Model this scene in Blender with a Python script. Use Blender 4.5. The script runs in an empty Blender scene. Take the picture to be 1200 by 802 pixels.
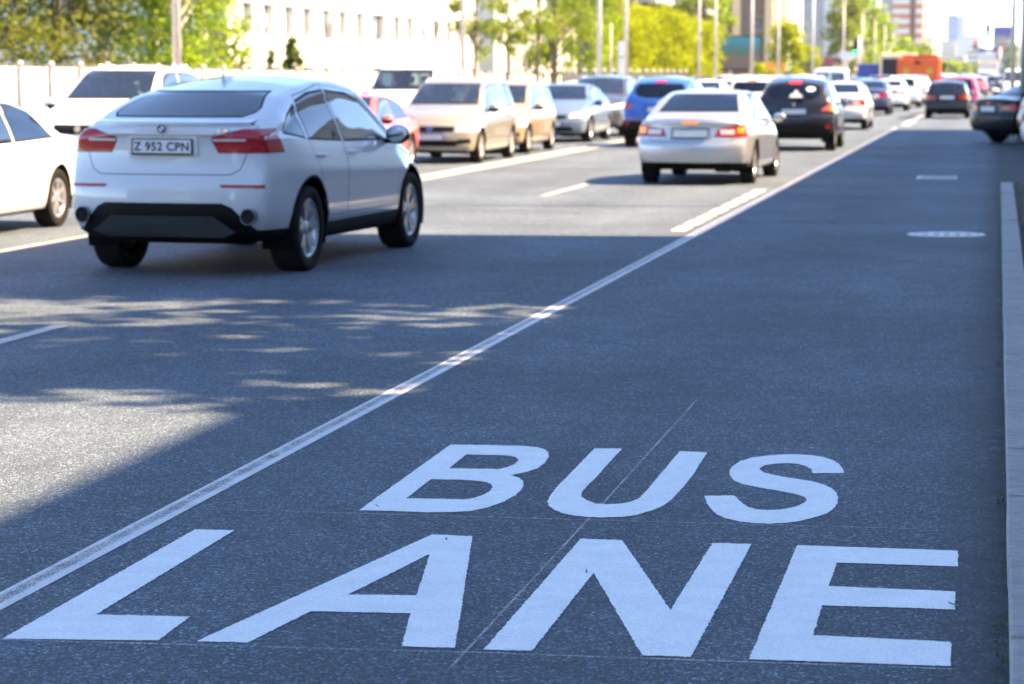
import bpy, bmesh, math, random
from mathutils import Vector, Matrix
R = math.radians
sc = bpy.context.scene
col = sc.collection

# ------------------------------------------------------------------ camera
cd = bpy.data.cameras.new("camera")
cam = bpy.data.objects.new("camera", cd); col.objects.link(cam)
CAM_H = 1.69
cd.sensor_width = 36; cd.lens = 84.0
cd.clip_start = 0.1; cd.clip_end = 9000
cam.location = (0, 0, CAM_H)
cam.rotation_euler = (R(90) - math.atan(314.6/2800), 0, math.atan(570.5/math.hypot(2800, 314.6)))
cd.dof.use_dof = True; cd.dof.focus_distance = 8.6; cd.dof.aperture_fstop = 4.5
sc.camera = cam

# ------------------------------------------------------------------ sky, sun, exposure
SUN_EL, SUN_AHEAD = 47.0, 6.0        # sun stands to the right of the road, a little ahead
world = bpy.data.worlds.new("World"); sc.world = world
world.use_nodes = True
wn = world.node_tree.nodes; wl = world.node_tree.links
bgn = wn["Background"]; sky = wn.new("ShaderNodeTexSky")
sky.sky_type = 'NISHITA'; sky.sun_disc = False
sky.sun_elevation = R(SUN_EL); sky.sun_rotation = R(90 - SUN_AHEAD)
sky.air_density = 0.60; sky.dust_density = 0.05; sky.ozone_density = 0.9
wl.new(sky.outputs[0], bgn.inputs[0]); bgn.inputs[1].default_value = 0.115
sd = bpy.data.lights.new("sun", 'SUN'); sun = bpy.data.objects.new("sun", sd); col.objects.link(sun)
sd.energy = 5.0; sd.angle = R(0.53); sd.color = (1.0, 0.70, 0.42)
_az, _el = R(SUN_AHEAD), R(SUN_EL)
sdir = Vector((math.cos(_az)*math.cos(_el), math.sin(_az)*math.cos(_el), math.sin(_el)))
sun.rotation_euler = sdir.to_track_quat('Z', 'Y').to_euler(); sun.location = (40, 10, 60)
sc.view_settings.view_transform = 'Standard'; sc.view_settings.look = 'None'
sc.view_settings.exposure = 2.45; sc.view_settings.gamma = 1; sc.view_settings.use_curve_mapping = False
sc.cycles.max_bounces = 8; sc.cycles.transparent_max_bounces = 16
sc.cycles.volume_bounces = 0
sc.cycles.caustics_reflective = False; sc.cycles.caustics_refractive = False

# ------------------------------------------------------------------ helpers
def tag(o, label=None, cat=None, group=None, kind=None):
    if label: o["label"] = label
    if cat: o["category"] = cat
    if group: o["group"] = group
    if kind: o["kind"] = kind
    return o
def empty(name, loc=(0,0,0), rz=0, label=None, cat=None, group=None):
    o = bpy.data.objects.new(name, None); col.objects.link(o)
    o.location = loc; o.rotation_euler = (0, 0, rz); o.empty_display_size = .2
    return tag(o, label, cat, group)
def link_mesh(name, me, parent=None):
    o = bpy.data.objects.new(name, me); col.objects.link(o)
    if parent: o.parent = parent
    return o
def bm_obj(name, bm, mats, parent=None, smooth=False, keep=False):
    me = bpy.data.meshes.new(name); bm.to_mesh(me)
    if not keep: bm.free()
    if not isinstance(mats, (list, tuple)): mats = [mats]
    for m in mats: me.materials.append(m)
    if smooth:
        for p in me.polygons: p.use_smooth = True
    return link_mesh(name, me, parent)
def py_obj(name, vs, fs, mats, parent=None, smooth=False):
    me = bpy.data.meshes.new(name); me.from_pydata(vs, [], fs)
    if not isinstance(mats, (list, tuple)): mats = [mats]
    for m in mats: me.materials.append(m)
    if smooth:
        for p in me.polygons: p.use_smooth = True
    return link_mesh(name, me, parent)
def add_box(bm, x0, x1, y0, y1, z0, z1, bev=0, mi=0):
    r = bmesh.ops.create_cube(bm, size=1)
    for v in r['verts']:
        v.co = Vector(((x0+x1)/2 + v.co.x*(x1-x0), (y0+y1)/2 + v.co.y*(y1-y0), (z0+z1)/2 + v.co.z*(z1-z0)))
    fs = set(f for v in r['verts'] for f in v.link_faces)
    for f in fs: f.material_index = mi
    if bev:
        es = list(set(e for v in r['verts'] for e in v.link_edges))
        bmesh.ops.bevel(bm, geom=es, offset=bev, segments=2, affect='EDGES', profile=.6)
def add_cyl(bm, p0, p1, r0, r1=None, n=16, caps=True, mi=0):
    if r1 is None: r1 = r0
    p0 = Vector(p0); p1 = Vector(p1); d = p1-p0
    q = d.to_track_quat('Z', 'Y').to_matrix()
    a = [bm.verts.new(p0 + q@Vector((r0*math.cos(2*math.pi*i/n), r0*math.sin(2*math.pi*i/n), 0))) for i in range(n)]
    b = [bm.verts.new(p1 + q@Vector((r1*math.cos(2*math.pi*i/n), r1*math.sin(2*math.pi*i/n), 0))) for i in range(n)]
    for i in range(n):
        f = bm.faces.new((a[i], a[(i+1)%n], b[(i+1)%n], b[i])); f.smooth = True; f.material_index = mi
    if caps:
        f = bm.faces.new(a[::-1]); f.material_index = mi
        f = bm.faces.new(b); f.material_index = mi
def add_ball(bm, c, r, seg=14, ring=9, scale=(1,1,1), mi=0):
    m = Matrix.Translation(c) @ Matrix.Diagonal((r*scale[0], r*scale[1], r*scale[2], 1))
    res = bmesh.ops.create_uvsphere(bm, u_segments=seg, v_segments=ring, radius=1, matrix=m)
    for f in set(f for v in res['verts'] for f in v.link_faces): f.smooth = True; f.material_index = mi
def add_lathe(bm, prof, n=36, mi=0):
    """profile of (radius, x) turned round the x axis"""
    rings = []
    for r, x in prof:
        rings.append([bm.verts.new((x, r*math.cos(2*math.pi*i/n), r*math.sin(2*math.pi*i/n))) for i in range(n)])
    for a, b in zip(rings, rings[1:]):
        for i in range(n):
            f = bm.faces.new((a[i], a[(i+1)%n], b[(i+1)%n], b[i])); f.smooth = True; f.material_index = mi
def kids(o): return [c for c in bpy.data.objects if c.parent == o]
def tree_of(o):
    out = []
    def rec(p):
        for c in children_map.get(p, []): out.append((c, p)); rec(c)
    children_map = {}
    for c in col.objects:
        if c.parent: children_map.setdefault(c.parent, []).append(c)
    rec(o); return out
def dup(root, loc, rz, label, group=None, swap=None, scale=None, drop=()):
    """a copy of a thing, its parts and their sub-parts; swap = {material: other material}"""
    r = root.copy(); col.objects.link(r); r.location = loc; r.rotation_euler = (0, 0, rz)
    r["label"] = label
    if group: r["group"] = group
    if scale: r.scale = scale
    m = {root: r}
    gone = set()
    for c, p in tree_of(root):
        if c.name.split('.')[0] in drop or p in gone: gone.add(c); continue
        k = c.copy(); col.objects.link(k); k.parent = m[p]; m[c] = k
    if swap:
        for k in m.values():
            if k.type != 'MESH': continue
            for i, s in enumerate(k.material_slots):
                if s.material in swap:
                    t = swap[s.material]; s.link = 'OBJECT'; s.material = t
    return r

# ------------------------------------------------------------------ materials
MATS = {}
def new_mat(name):
    m = bpy.data.materials.new(name); m.use_nodes = True
    n = m.node_tree.nodes; b = n["Principled BSDF"]
    MATS[name] = m
    return m, n, m.node_tree.links, b
def setv(b, **k):
    for a, v in k.items():
        s = b.inputs[a.replace('_', ' ')]
        s.default_value = (*v, 1) if isinstance(v, tuple) and len(v) == 3 else v
def noise(n, l, scale, detail=4, rough=.55, vec=None, dim='3D'):
    t = n.new("ShaderNodeTexNoise"); t.inputs["Scale"].default_value = scale
    t.inputs["Detail"].default_value = detail; t.inputs["Roughness"].default_value = rough
    if vec is not None: l.new(vec, t.inputs["Vector"])
    return t
def ramp(n, l, src, stops):
    r = n.new("ShaderNodeValToRGB"); l.new(src, r.inputs[0])
    e = r.color_ramp.elements
    while len(e) < len(stops): e.new(.5)
    for el, (p, c) in zip(e, stops):
        el.position = p; el.color = (*c, 1) if isinstance(c, tuple) else (c, c, c, 1)
    return r
def mixc(n, l, fac, a, b, blend='MIX'):
    m = n.new("ShaderNodeMix"); m.data_type = 'RGBA'; m.blend_type = blend
    for s, v in ((0, fac), (6, a), (7, b)):
        if hasattr(v, 'is_linked') or hasattr(v, 'links'): l.new(v, m.inputs[s])
        else: m.inputs[s].default_value = (*v, 1) if isinstance(v, tuple) else v
    return m.outputs[2]
def objcoord(n):
    return n.new("ShaderNodeTexCoord").outputs["Object"]
def bump(n, l, h, b, strength=.3, dist=.01):
    u = n.new("ShaderNodeBump"); u.inputs["Strength"].default_value = strength; u.inputs["Distance"].default_value = dist
    l.new(h, u.inputs["Height"]); l.new(u.outputs[0], b.inputs["Normal"])
def plain(name, c, rough=.6, metal=0, spec=.5, var=.12, vscale=6, coat=0, emit=None, estr=0):
    m, n, l, b = new_mat(name)
    t = noise(n, l, vscale, 3, vec=objcoord(n))
    lo = tuple(max(0, x*(1-var)) for x in c); hi = tuple(x*(1+var) for x in c)
    rr = ramp(n, l, t.outputs[0], [(.3, lo), (.7, hi)])
    l.new(rr.outputs[0], b.inputs["Base Color"])
    setv(b, Roughness=rough, Metallic=metal, Specular_IOR_Level=spec, Coat_Weight=coat)
    if emit: setv(b, Emission_Color=emit, Emission_Strength=estr)
    return m
def paint(name, c, metal=0., rough=.35, coat=1.0):
    """car paint: clear coat, road dust that gathers low on the body"""
    m, n, l, b = new_mat(name)
    oc = objcoord(n)
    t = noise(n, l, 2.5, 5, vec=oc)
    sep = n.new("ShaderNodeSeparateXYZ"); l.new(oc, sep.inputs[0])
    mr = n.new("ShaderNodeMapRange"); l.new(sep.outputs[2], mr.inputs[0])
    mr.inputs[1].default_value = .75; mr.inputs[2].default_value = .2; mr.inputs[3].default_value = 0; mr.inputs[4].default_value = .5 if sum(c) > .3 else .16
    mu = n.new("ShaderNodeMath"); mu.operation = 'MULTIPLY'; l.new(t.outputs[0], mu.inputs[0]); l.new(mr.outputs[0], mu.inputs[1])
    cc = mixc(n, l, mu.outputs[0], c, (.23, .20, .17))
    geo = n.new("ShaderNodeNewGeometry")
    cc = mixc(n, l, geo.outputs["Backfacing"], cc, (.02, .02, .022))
    l.new(cc, b.inputs["Base Color"])
    setv(b, Metallic=metal, Roughness=rough, Coat_Weight=coat, Coat_Roughness=.04, Specular_IOR_Level=.4*coat)
    return m
def glass(name, tint, rough=.0, fmul=1.0, veil=0):
    m = bpy.data.materials.new(name); m.use_nodes = True; MATS[name] = m
    n = m.node_tree.nodes; l = m.node_tree.links
    n.remove(n["Principled BSDF"]); out = n["Material Output"]
    tr = n.new("ShaderNodeBsdfTransparent"); tr.inputs[0].default_value = (*tint, 1)
    gl = n.new("ShaderNodeBsdfGlossy"); gl.inputs[1].default_value = rough; gl.inputs[0].default_value = (.95, .97, 1, 1)
    fr = n.new("ShaderNodeFresnel"); fr.inputs[0].default_value = 1.6
    mr = n.new("ShaderNodeMath"); mr.operation = 'MULTIPLY_ADD'; mr.inputs[1].default_value = fmul; mr.inputs[2].default_value = .02; mr.use_clamp = True
    l.new(fr.outputs[0], mr.inputs[0])
    mx = n.new("ShaderNodeMixShader"); l.new(mr.outputs[0], mx.inputs[0]); l.new(tr.outputs[0], mx.inputs[1]); l.new(gl.outputs[0], mx.inputs[2])
    if veil:      # pale diffuse film stands for light seen through the pane
        df = n.new("ShaderNodeBsdfDiffuse"); df.inputs[0].default_value = (.50, .58, .55, 1)
        m2 = n.new("ShaderNodeMixShader"); m2.inputs[0].default_value = veil; l.new(mx.outputs[0], m2.inputs[1]); l.new(df.outputs[0], m2.inputs[2]); mx = m2
    l.new(mx.outputs[0], out.inputs[0])
    return m
def lamp(name, c, estr=0, rough=.15, emit=None):
    m, n, l, b = new_mat(name)
    w = n.new("ShaderNodeTexWave"); w.inputs["Scale"].default_value = 30; l.new(objcoord(n), w.inputs[0]); w.bands_direction = 'X'
    rr = ramp(n, l, w.outputs[0], [(0, tuple(x*.75 for x in c)), (1, c)])
    l.new(rr.outputs[0], b.inputs["Base Color"])
    setv(b, Roughness=rough, Coat_Weight=.4, Coat_Roughness=.05, Specular_IOR_Level=.35)
    if estr: setv(b, Emission_Color=emit or c, Emission_Strength=estr)
    return m

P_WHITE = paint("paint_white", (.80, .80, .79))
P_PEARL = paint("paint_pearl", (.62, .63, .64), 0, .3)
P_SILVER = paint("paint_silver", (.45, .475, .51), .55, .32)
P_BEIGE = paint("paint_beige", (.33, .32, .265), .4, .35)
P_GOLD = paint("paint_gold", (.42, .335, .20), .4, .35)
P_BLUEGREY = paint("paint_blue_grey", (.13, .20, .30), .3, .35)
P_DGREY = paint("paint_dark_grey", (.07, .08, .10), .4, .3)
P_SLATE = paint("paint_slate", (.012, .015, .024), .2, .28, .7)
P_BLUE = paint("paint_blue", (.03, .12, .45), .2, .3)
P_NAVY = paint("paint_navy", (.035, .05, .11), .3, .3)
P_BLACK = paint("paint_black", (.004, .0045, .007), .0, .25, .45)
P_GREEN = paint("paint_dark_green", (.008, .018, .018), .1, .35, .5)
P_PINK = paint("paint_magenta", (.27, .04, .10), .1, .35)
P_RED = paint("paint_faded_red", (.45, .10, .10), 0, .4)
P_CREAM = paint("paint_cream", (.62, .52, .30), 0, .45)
G_DARK = glass("glass_privacy", (.04, .045, .05), 0, 1.0)
G_TINT = glass("glass_tinted", (.25, .31, .31), 0, 1.5, .01)
G_CLEAR = glass("glass_clear", (.72, .82, .80), 0, 1.7, .015)
TRIM = plain("black_trim", (.004, .004, .0045), .6, spec=.2)
RUBBER = plain("tyre_rubber", (.010, .0095, .009), .8, spec=.2, var=.3, vscale=20)
ALLOY = plain("alloy_rim", (.55, .56, .57), .3, .8)
STEELC = plain("wheel_cover", (.42, .43, .44), .4, .5)
UNDER = plain("underbody", (.006, .006, .006), .9, spec=.1)
CHROME = plain("chrome", (.75, .76, .77), .12, 1.)
DKCHROME = plain("dark_chrome", (.20, .20, .21), .25, 1.)
SEAT = plain("seat_cloth", (.12, .12, .125), .85)
DIFFG = plain("grey_plastic", (.045, .047, .05), .6, spec=.3)
L_RED = lamp("lens_red", (.46, .006, .014))
L_PINKRED = lamp("lens_clear_red", (.50, .10, .10))
L_BRAKE = lamp("lens_brake_lit", (.6, .02, .015), .25, emit=(1, .05, .03))
L_AMBER = lamp("lens_amber_lit", (.75, .22, .03), .16, emit=(1, .35, .03))
L_ORANGE = lamp("lens_amber", (.55, .20, .04))
L_CLEAR = lamp("lens_clear", (.70, .72, .74))
L_HEAD = lamp("lens_headlamp_lit", (.8, .8, .75), .3, emit=(1, .85, .55))
PLATE = plain("plate_white", (.72, .73, .74), .4)
INK = plain("plate_ink", (.02, .02, .025), .5)
BADGE_BLUE = plain("badge_blue", (.04, .17, .50), .3, coat=1)
SKIN = plain("skin", (.50, .30, .21), .6)
HAIR = plain("hair", (.03, .022, .018), .7)
# ------------------------------------------------------------------ car bodies: a lofted shell that is cut into panels
def lerp_tab(tab, y):
    if y <= tab[0][0]: return tab[0][1]
    for (a, za), (b, zb) in zip(tab, tab[1:]):
        if y <= b: return za + (zb-za)*(y-a)/(b-a)
    return tab[-1][1]
def smooth_tab(tab, w):
    def f(y):
        s = 0; n = 9
        for i in range(n): s += lerp_tab(tab, y + w*(i/(n-1)*2-1))
        return s/n
    return f
BULGE = [(0, .935), (.12, .966), (.25, .982), (.45, .988), (.58, .991), (.667, 1.0), (.75, .996), (.92, .966), (1, .942)]
def half_section(zb, zs, zt, hw, tumb, crown, bow):
    p = []
    for i in range(4): p.append(((hw*.935-.05)*i/3, zb))
    for i in range(13):
        t = i/12; p.append((hw*lerp_tab(BULGE, t), zb + .03 + (zs-zb-.03)*t))
    xs = p[-1][0]; h = zt-zs
    rz = min(.16, .55*h); za = zt - crown - rz
    if za < zs + .005: za = zs + .005
    for i in range(1, 9):
        t = i/8; z = zs + (za-zs)*t
        p.append((xs - (z-zs)*tumb + bow*math.sin(math.pi*t)*min(1, h/.4), z))
    xa = xs - (za-zs)*tumb; rx = min(.20, .28*hw) if h > .2 else .10 + .10*(h/.2)
    xb = xa - rx
    for i in range(1, 7):
        a = math.pi/2*i/6; p.append((xb + rx*math.cos(a)**.9, za + (zt-crown-za)*math.sin(a)))
    for i in range(1, 9):
        x = xb*(1-i/8); p.append((max(x, 0), zt - crown*(x/xb)**2))
    return p
def smoothstep(t):
    t = max(0, min(1, t)); return t*t*(3-2*t)
def loft_body(S):
    yR, yF = -S['ro'], S['wb']+S['fo']; W = S['w']/2
    top = smooth_tab(S['top'], S.get('sm', .07)); belt = smooth_tab(S['belt'], .15); plan = smooth_tab(S['plan'], .12)
    bot = smooth_tab(S['bot'], .08)
    inR = smooth_tab(S['inR'], .03); inF = smooth_tab(S['inF'], .03)
    tumbt = smooth_tab(S.get('tumb', [(0, .38)]), .2)
    blR, blF = S.get('blR', .9), S.get('blF', .7)
    ymid = (yR+yF)/2; kR, kF = S.get('kR', .16), S.get('kF', .30)
    def warp(x, y, z):
        u = (min(1.05, abs(x)/W))**2.4
        if y > ymid: u *= ((y-ymid)/(yF-ymid))**1.5
        else: u *= ((ymid-y)/(ymid-yR))**2.5
        yy = y
        if y > ymid: yy -= kF*u
        else: yy += kR*u
        yy += inR(z)*(1-smoothstep((y-yR)/blR)) - inF(z)*(1-smoothstep((yF-y)/blF))
        return (x, yy, z)
    L = yF-yR; n = int(L/S.get('step', .075)); st = []
    r = .055
    for a in (0, 30, 60): st.append((yR + r*(1-math.sin(R(a))) if False else yR + r*(1-math.cos(R(a))), r*(1-math.sin(R(a)))))
    m = n
    for i in range(m+1): st.append((yR + r + (L-2*r)*i/m, 0))
    for a in (60, 30, 0): st.append((yF - r*(1-math.cos(R(a))), r*(1-math.sin(R(a)))))
    bm = bmesh.new(); rings = []
    for y, d in st:
        zt = top(y)-d; zs = min(belt(y), zt-.045); hw = W*plan(y)-d; zb = bot(y)+d
        p = half_section(zb, zs, zt, hw, tumbt(y), S.get('crown', .035), S.get('bow', .012))
        ring = [bm.verts.new(warp(x, y, z)) for x, z in p]
        left = [bm.verts.new(warp(-x, y, z)) for x, z in p[1:-1]]
        rings.append((ring, left, y, p))
    N = len(rings[0][0])
    def full(k): return rings[k][0] + rings[k][1][::-1]
    for k in range(len(rings)-1):
        a, b = full(k), full(k+1); M = len(a)
        for i in range(M):
            j = (i+1) % M
            bm.faces.new((a[i], a[j], b[j], b[i]))
    NC = 20
    for k, flip in ((0, 1), (len(rings)-1, 0)):
        ring, left, y, p = rings[k]; rows = []
        for j in range(3, N-1):
            row = [ring[j]]
            for i in range(1, NC):
                row.append(bm.verts.new(warp(p[j][0]*(1-2*i/NC), y, p[j][1])))
            row.append(left[j-1]); rows.append(row)
        for ra, rb in zip(rows, rows[1:]):
            for i in range(NC):
                f = (ra[i], ra[i+1], rb[i+1], rb[i]); bm.faces.new(f if not flip else f[::-1])
        last = rows[-1]; tc = ring[-1]
        for i in range(NC):
            f = (last[i], last[i+1], tc); bm.faces.new(f if not flip else f[::-1])
    bmesh.ops.recalc_face_normals(bm, faces=bm.faces[:])
    bm.normal_update()
    nl = bm.verts.layers.float_vector.new('nrm'); pl = bm.faces.layers.int.new('pid')
    for v in bm.verts: v[nl] = v.normal
    for f in bm.faces: f.smooth = True
    return bm
AX = {'x': (1, 2), 'y': (0, 2), 'z': (0, 1)}
def cut(bm, axis, poly, faces):
    """cut a convex outline, looked at along an axis, into the faces given; returns the faces inside"""
    a, b = AX[axis]
    cx = sum(p[0] for p in poly)/len(poly); cy = sum(p[1] for p in poly)/len(poly)
    u0 = min(p[0] for p in poly); u1 = max(p[0] for p in poly); v0 = min(p[1] for p in poly); v1 = max(p[1] for p in poly)
    cur = []
    for f in faces:
        us = [v.co[a] for v in f.verts]; vs = [v.co[b] for v in f.verts]
        if max(us) >= u0 and min(us) <= u1 and max(vs) >= v0 and min(vs) <= v1: cur.append(f)
    for i in range(len(poly)):
        if not cur: return []
        p, q = poly[i], poly[(i+1) % len(poly)]
        n = Vector((0, 0, 0)); n[a] = q[1]-p[1]; n[b] = -(q[0]-p[0])
        co = Vector((0, 0, 0)); co[a] = p[0]; co[b] = p[1]
        c = Vector((0, 0, 0)); c[a] = cx; c[b] = cy
        if n.length < 1e-9: continue
        n.normalize()
        if (c-co).dot(n) > 0: n = -n
        side = []; spl = []
        for f in cur:
            ds = [(v.co-co).dot(n) for v in f.verts]
            if max(ds) <= 1e-6: side.append(f)
            elif min(ds) < -1e-6: spl.append(f)
        if spl:
            geom = list(set(spl) | set(e for f in spl for e in f.edges) | set(v for f in spl for v in f.verts))
            r = bmesh.ops.bisect_plane(bm, geom=geom, dist=1e-6, plane_co=co, plane_no=n)
            fs = set(g for g in r['geom'] if isinstance(g, bmesh.types.BMFace)) | set(f for f in spl if f.is_valid)
            for f in fs:
                if f.is_valid and (f.calc_center_median()-co).dot(n) < 0: side.append(f)
        cur = side
    return cur
def inset(poly, d):
    cx = sum(p[0] for p in poly)/len(poly); cy = sum(p[1] for p in poly)/len(poly)
    ls = []
    for i in range(len(poly)):
        p, q = poly[i], poly[(i+1) % len(poly)]
        nx, ny = q[1]-p[1], -(q[0]-p[0]); L = math.hypot(nx, ny); nx /= L; ny /= L
        if (cx-p[0])*nx+(cy-p[1])*ny < 0: nx, ny = -nx, -ny
        ls.append((nx, ny, nx*p[0]+ny*p[1]+d))
    out = []
    for i in range(len(ls)):
        a, b, c = ls[i-1]; e, f, g = ls[i]; det = a*f-b*e
        if abs(det) < 1e-6: out.append(poly[i]); continue
        out.append(((c*f-b*g)/det, (a*g-c*e)/det))
    return out
class Body:
    def __init__(s, S):
        s.S = S; s.bm = loft_body(S); s.parts = {}; s.n = 10
        s.pl = s.bm.faces.layers.int['pid']
        from mathutils.bvhtree import BVHTree
        s.bvh = BVHTree.FromBMesh(s.bm)
        zb = min(v.co.z for v in s.bm.verts)
        for f in s.bm.faces:
            if f.normal.z < -.75 and f.calc_center_median().z < zb+.2: f[s.pl] = 2
    def rear(s, x, z):
        h = s.bvh.ray_cast(Vector((x, -20, z)), Vector((0, 1, 0)))[0]; return h.y if h else -s.S['ro']
    def front(s, x, z):
        h = s.bvh.ray_cast(Vector((x, 20, z)), Vector((0, -1, 0)))[0]; return h.y if h else s.S['wb']+s.S['fo']
    def roof(s, x, y):
        h = s.bvh.ray_cast(Vector((x, y, 9)), Vector((0, 0, -1)))[0]; return h.z if h else s.S['h']
    def cand(s, axis, sign, lim=None):
        pl = s.pl; k = {'x': 0, 'y': 1, 'z': 2}[axis]; out = []
        for f in s.bm.faces:
            if f[pl] == 0 and f.normal[k]*sign > .12:
                if lim is None or lim(f.calc_center_median()): out.append(f)
        return out
    def panel(s, name, mat, axis, sign, poly, lim=None, frame=0, seam=0, parent='root', label=None, fmat=1, pop=0, within=None):
        """cut one panel out as a part; frame = dark rim, seam = dark gap round a panel that stays paint"""
        if axis == 'x': base = lim; lim = (lambda c, b=base: c.x*sign > 0 and (b is None or b(c)))
        fs = cut(s.bm, axis, poly, within if within is not None else s.cand(axis, sign, lim))
        if not fs: return None
        if frame or seam:
            inner = cut(s.bm, axis, inset(poly, frame or seam), fs)
            si = set(inner)
            # faces of fs may have been split: gather ring again
            for f in fs:
                if f.is_valid and f not in si: f[s.pl] = fmat
            ring = cut(s.bm, axis, poly, [f for f in s.bm.faces if f[s.pl] == 0 and f not in si and f.normal[{'x':0,'y':1,'z':2}[axis]]*sign > .12 and (lim is None or lim(f.calc_center_median()))])
            for f in ring: f[s.pl] = fmat
            fs = inner
        pid = s.n; s.n += 1
        for f in fs: f[s.pl] = pid
        s.parts[pid] = dict(name=name, mat=mat, parent=parent, label=label, pop=pop)
        return pid
    def arch(s, y, z, r, trim=0):
        W = s.S['w']/2
        def circ(rr):
            return [(y + rr*math.cos(2*math.pi*i/28), z + rr*math.sin(2*math.pi*i/28)) for i in range(28)]
        for sg in (1, -1):
            lim = lambda c: c.x*sg > W*.58
            if trim:
                fs = cut(s.bm, 'x', circ(r+trim), [f for f in s.bm.faces if lim(f.calc_center_median())])
                for f in fs: f[s.pl] = 1
            fs = cut(s.bm, 'x', circ(r), [f for f in s.bm.faces if lim(f.calc_center_median())])
            bmesh.ops.delete(s.bm, geom=fs, context='FACES')
        for sg in (1, -1):      # liner
            lin = bmesh.new(); k = 20; a = []; b = []; e = []
            for i in range(k+1):
                t = math.pi*(-.12+1.24*i/k)
                a.append(lin.verts.new((sg*(W*.955), y+(r+.004)*math.cos(t), z+(r+.004)*math.sin(t))))
                b.append(lin.verts.new((sg*(W-.32), y+(r+.004)*math.cos(t), z+(r+.004)*math.sin(t))))
            c = lin.verts.new((sg*(W-.32), y, z-.1))
            for i in range(k):
                lin.faces.new((a[i], a[i+1], b[i+1], b[i])); lin.faces.new((b[i], b[i+1], c))
            s.liners = getattr(s, 'liners', []) + [lin]
    def finish(s, root, pmat):
        bm = s.bm; pl = s.pl; nl = bm.verts.layers.float_vector['nrm']
        groups = {}
        for f in bm.faces: groups.setdefault(f[pl], []).append(f)
        def emit(name, gl, mats, parent, pop=0):
            vm = {}; vs = []; ns = []; fs = []; mi = []
            for k, faces in enumerate(gl):
                for f in faces:
                    idx = []
                    for v in f.verts:
                        if v not in vm:
                            vm[v] = len(vs); nn = v[nl].normalized() if v[nl].length > 1e-4 else v.normal
                            vs.append(v.co + nn*pop); ns.append(nn)
                        idx.append(vm[v])
                    fs.append(idx); mi.append(k)
            me = bpy.data.meshes.new(name); me.from_pydata(vs, [], fs)
            for m in mats: me.materials.append(m)
            for p, k in zip(me.polygons, mi): p.material_index = k; p.use_smooth = True
            me.normals_split_custom_set_from_vertices([tuple(n) for n in ns])
            return link_mesh(name, me, parent)
        body = emit('body', [groups.get(0, []), groups.get(1, []), groups.get(2, [])], [pmat, TRIM, UNDER], root)
        made = {'root': root, 'body': body}
        for pid, d in s.parts.items():
            if pid in groups:
                o = emit(d['name'], [groups[pid]], [d['mat'] or pmat], made.get(d['parent'], root), d['pop'])
                if d['label']: o['label'] = d['label']
                made[pid] = o
        if getattr(s, 'liners', None):
            for lin in s.liners: bm_obj('wheel_arch', lin, UNDER, body)
        bm.free()
        return made
WHEELS = {}
def wheel_meshes(key, r, rr, w, spokes, rim_mat):
    if key in WHEELS: return WHEELS[key]
    b = bmesh.new(); h = w/2
    add_lathe(b, [(rr, h*.82), (rr+.012, h*.96), (r*.90, h), (r*.965, h*.93), (r*.995, h*.72), (r, h*.3), (r, -h*.3), (r*.995, -h*.72), (r*.965, -h*.93), (r*.9, -h), (rr, -h*.82)], 40)
    ty = bpy.data.meshes.new('tyre'); b.to_mesh(ty); b.free(); ty.materials.append(RUBBER)
    b = bmesh.new()
    add_lathe(b, [(rr+.004, h*.84), (rr-.012, h*.88), (rr-.03, h*.7), (rr-.045, h*.1), (rr-.05, -h*.6)], 40)
    add_lathe(b, [(rr-.04, h*.05), (.02, h*.0)], 40, mi=1)
    add_lathe(b, [(.075, h*.1), (.075, h*.62), (.055, h*.72), (.0, h*.72)], 20)
    for k in range(spokes):
        for sgn in ((-1, 1) if spokes <= 6 else (0,)):
            a0 = 2*math.pi*k/spokes; a1 = a0 + sgn*.20
            wd0, wd1 = (.026, .022) if spokes <= 6 else (.020, .016)
            vs = []
            for (rad, an, wd, xo) in ((.05, a0 + sgn*.05, wd0, h*.66), (rr-.015, a1, wd1, h*.80)):
                cy, cz = math.cos(an), math.sin(an)
                for s_ in (-1, 1):
                    for dx in (0, -.05):
                        vs.append(b.verts.new((xo+dx, rad*cy - s_*wd*cz, rad*cz + s_*wd*cy)))
            for q in ((0, 2, 6, 4), (0, 1, 5, 4), (2, 3, 7, 6), (1, 3, 7, 5)):
                b.faces.new([vs[i] for i in q])
    bmesh.ops.recalc_face_normals(b, faces=b.faces[:])
    rm = bpy.data.meshes.new('rim'); b.to_mesh(rm); b.free(); rm.materials.append(rim_mat); rm.materials.append(UNDER)
    WHEELS[key] = (ty, rm); return WHEELS[key]
def put_wheels(root, S, key, spokes=5, rim=None):
    r = S['wr']; tm, rm = wheel_meshes(key, r, r*S.get('rimf', .66), S.get('tw', .215), spokes, rim or ALLOY)
    W = S['w']/2 - S.get('tw', .215)/2 - .03
    for y in (0, S['wb']):
        for sg in (1, -1):
            e = link_mesh('wheel', tm, root); e.name = 'wheel'
            e.location = (sg*W, y, r-.004); e.rotation_euler = (random.uniform(0, 6), 0, 0 if sg > 0 else math.pi)
            q = link_mesh('rim', rm, e)
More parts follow.
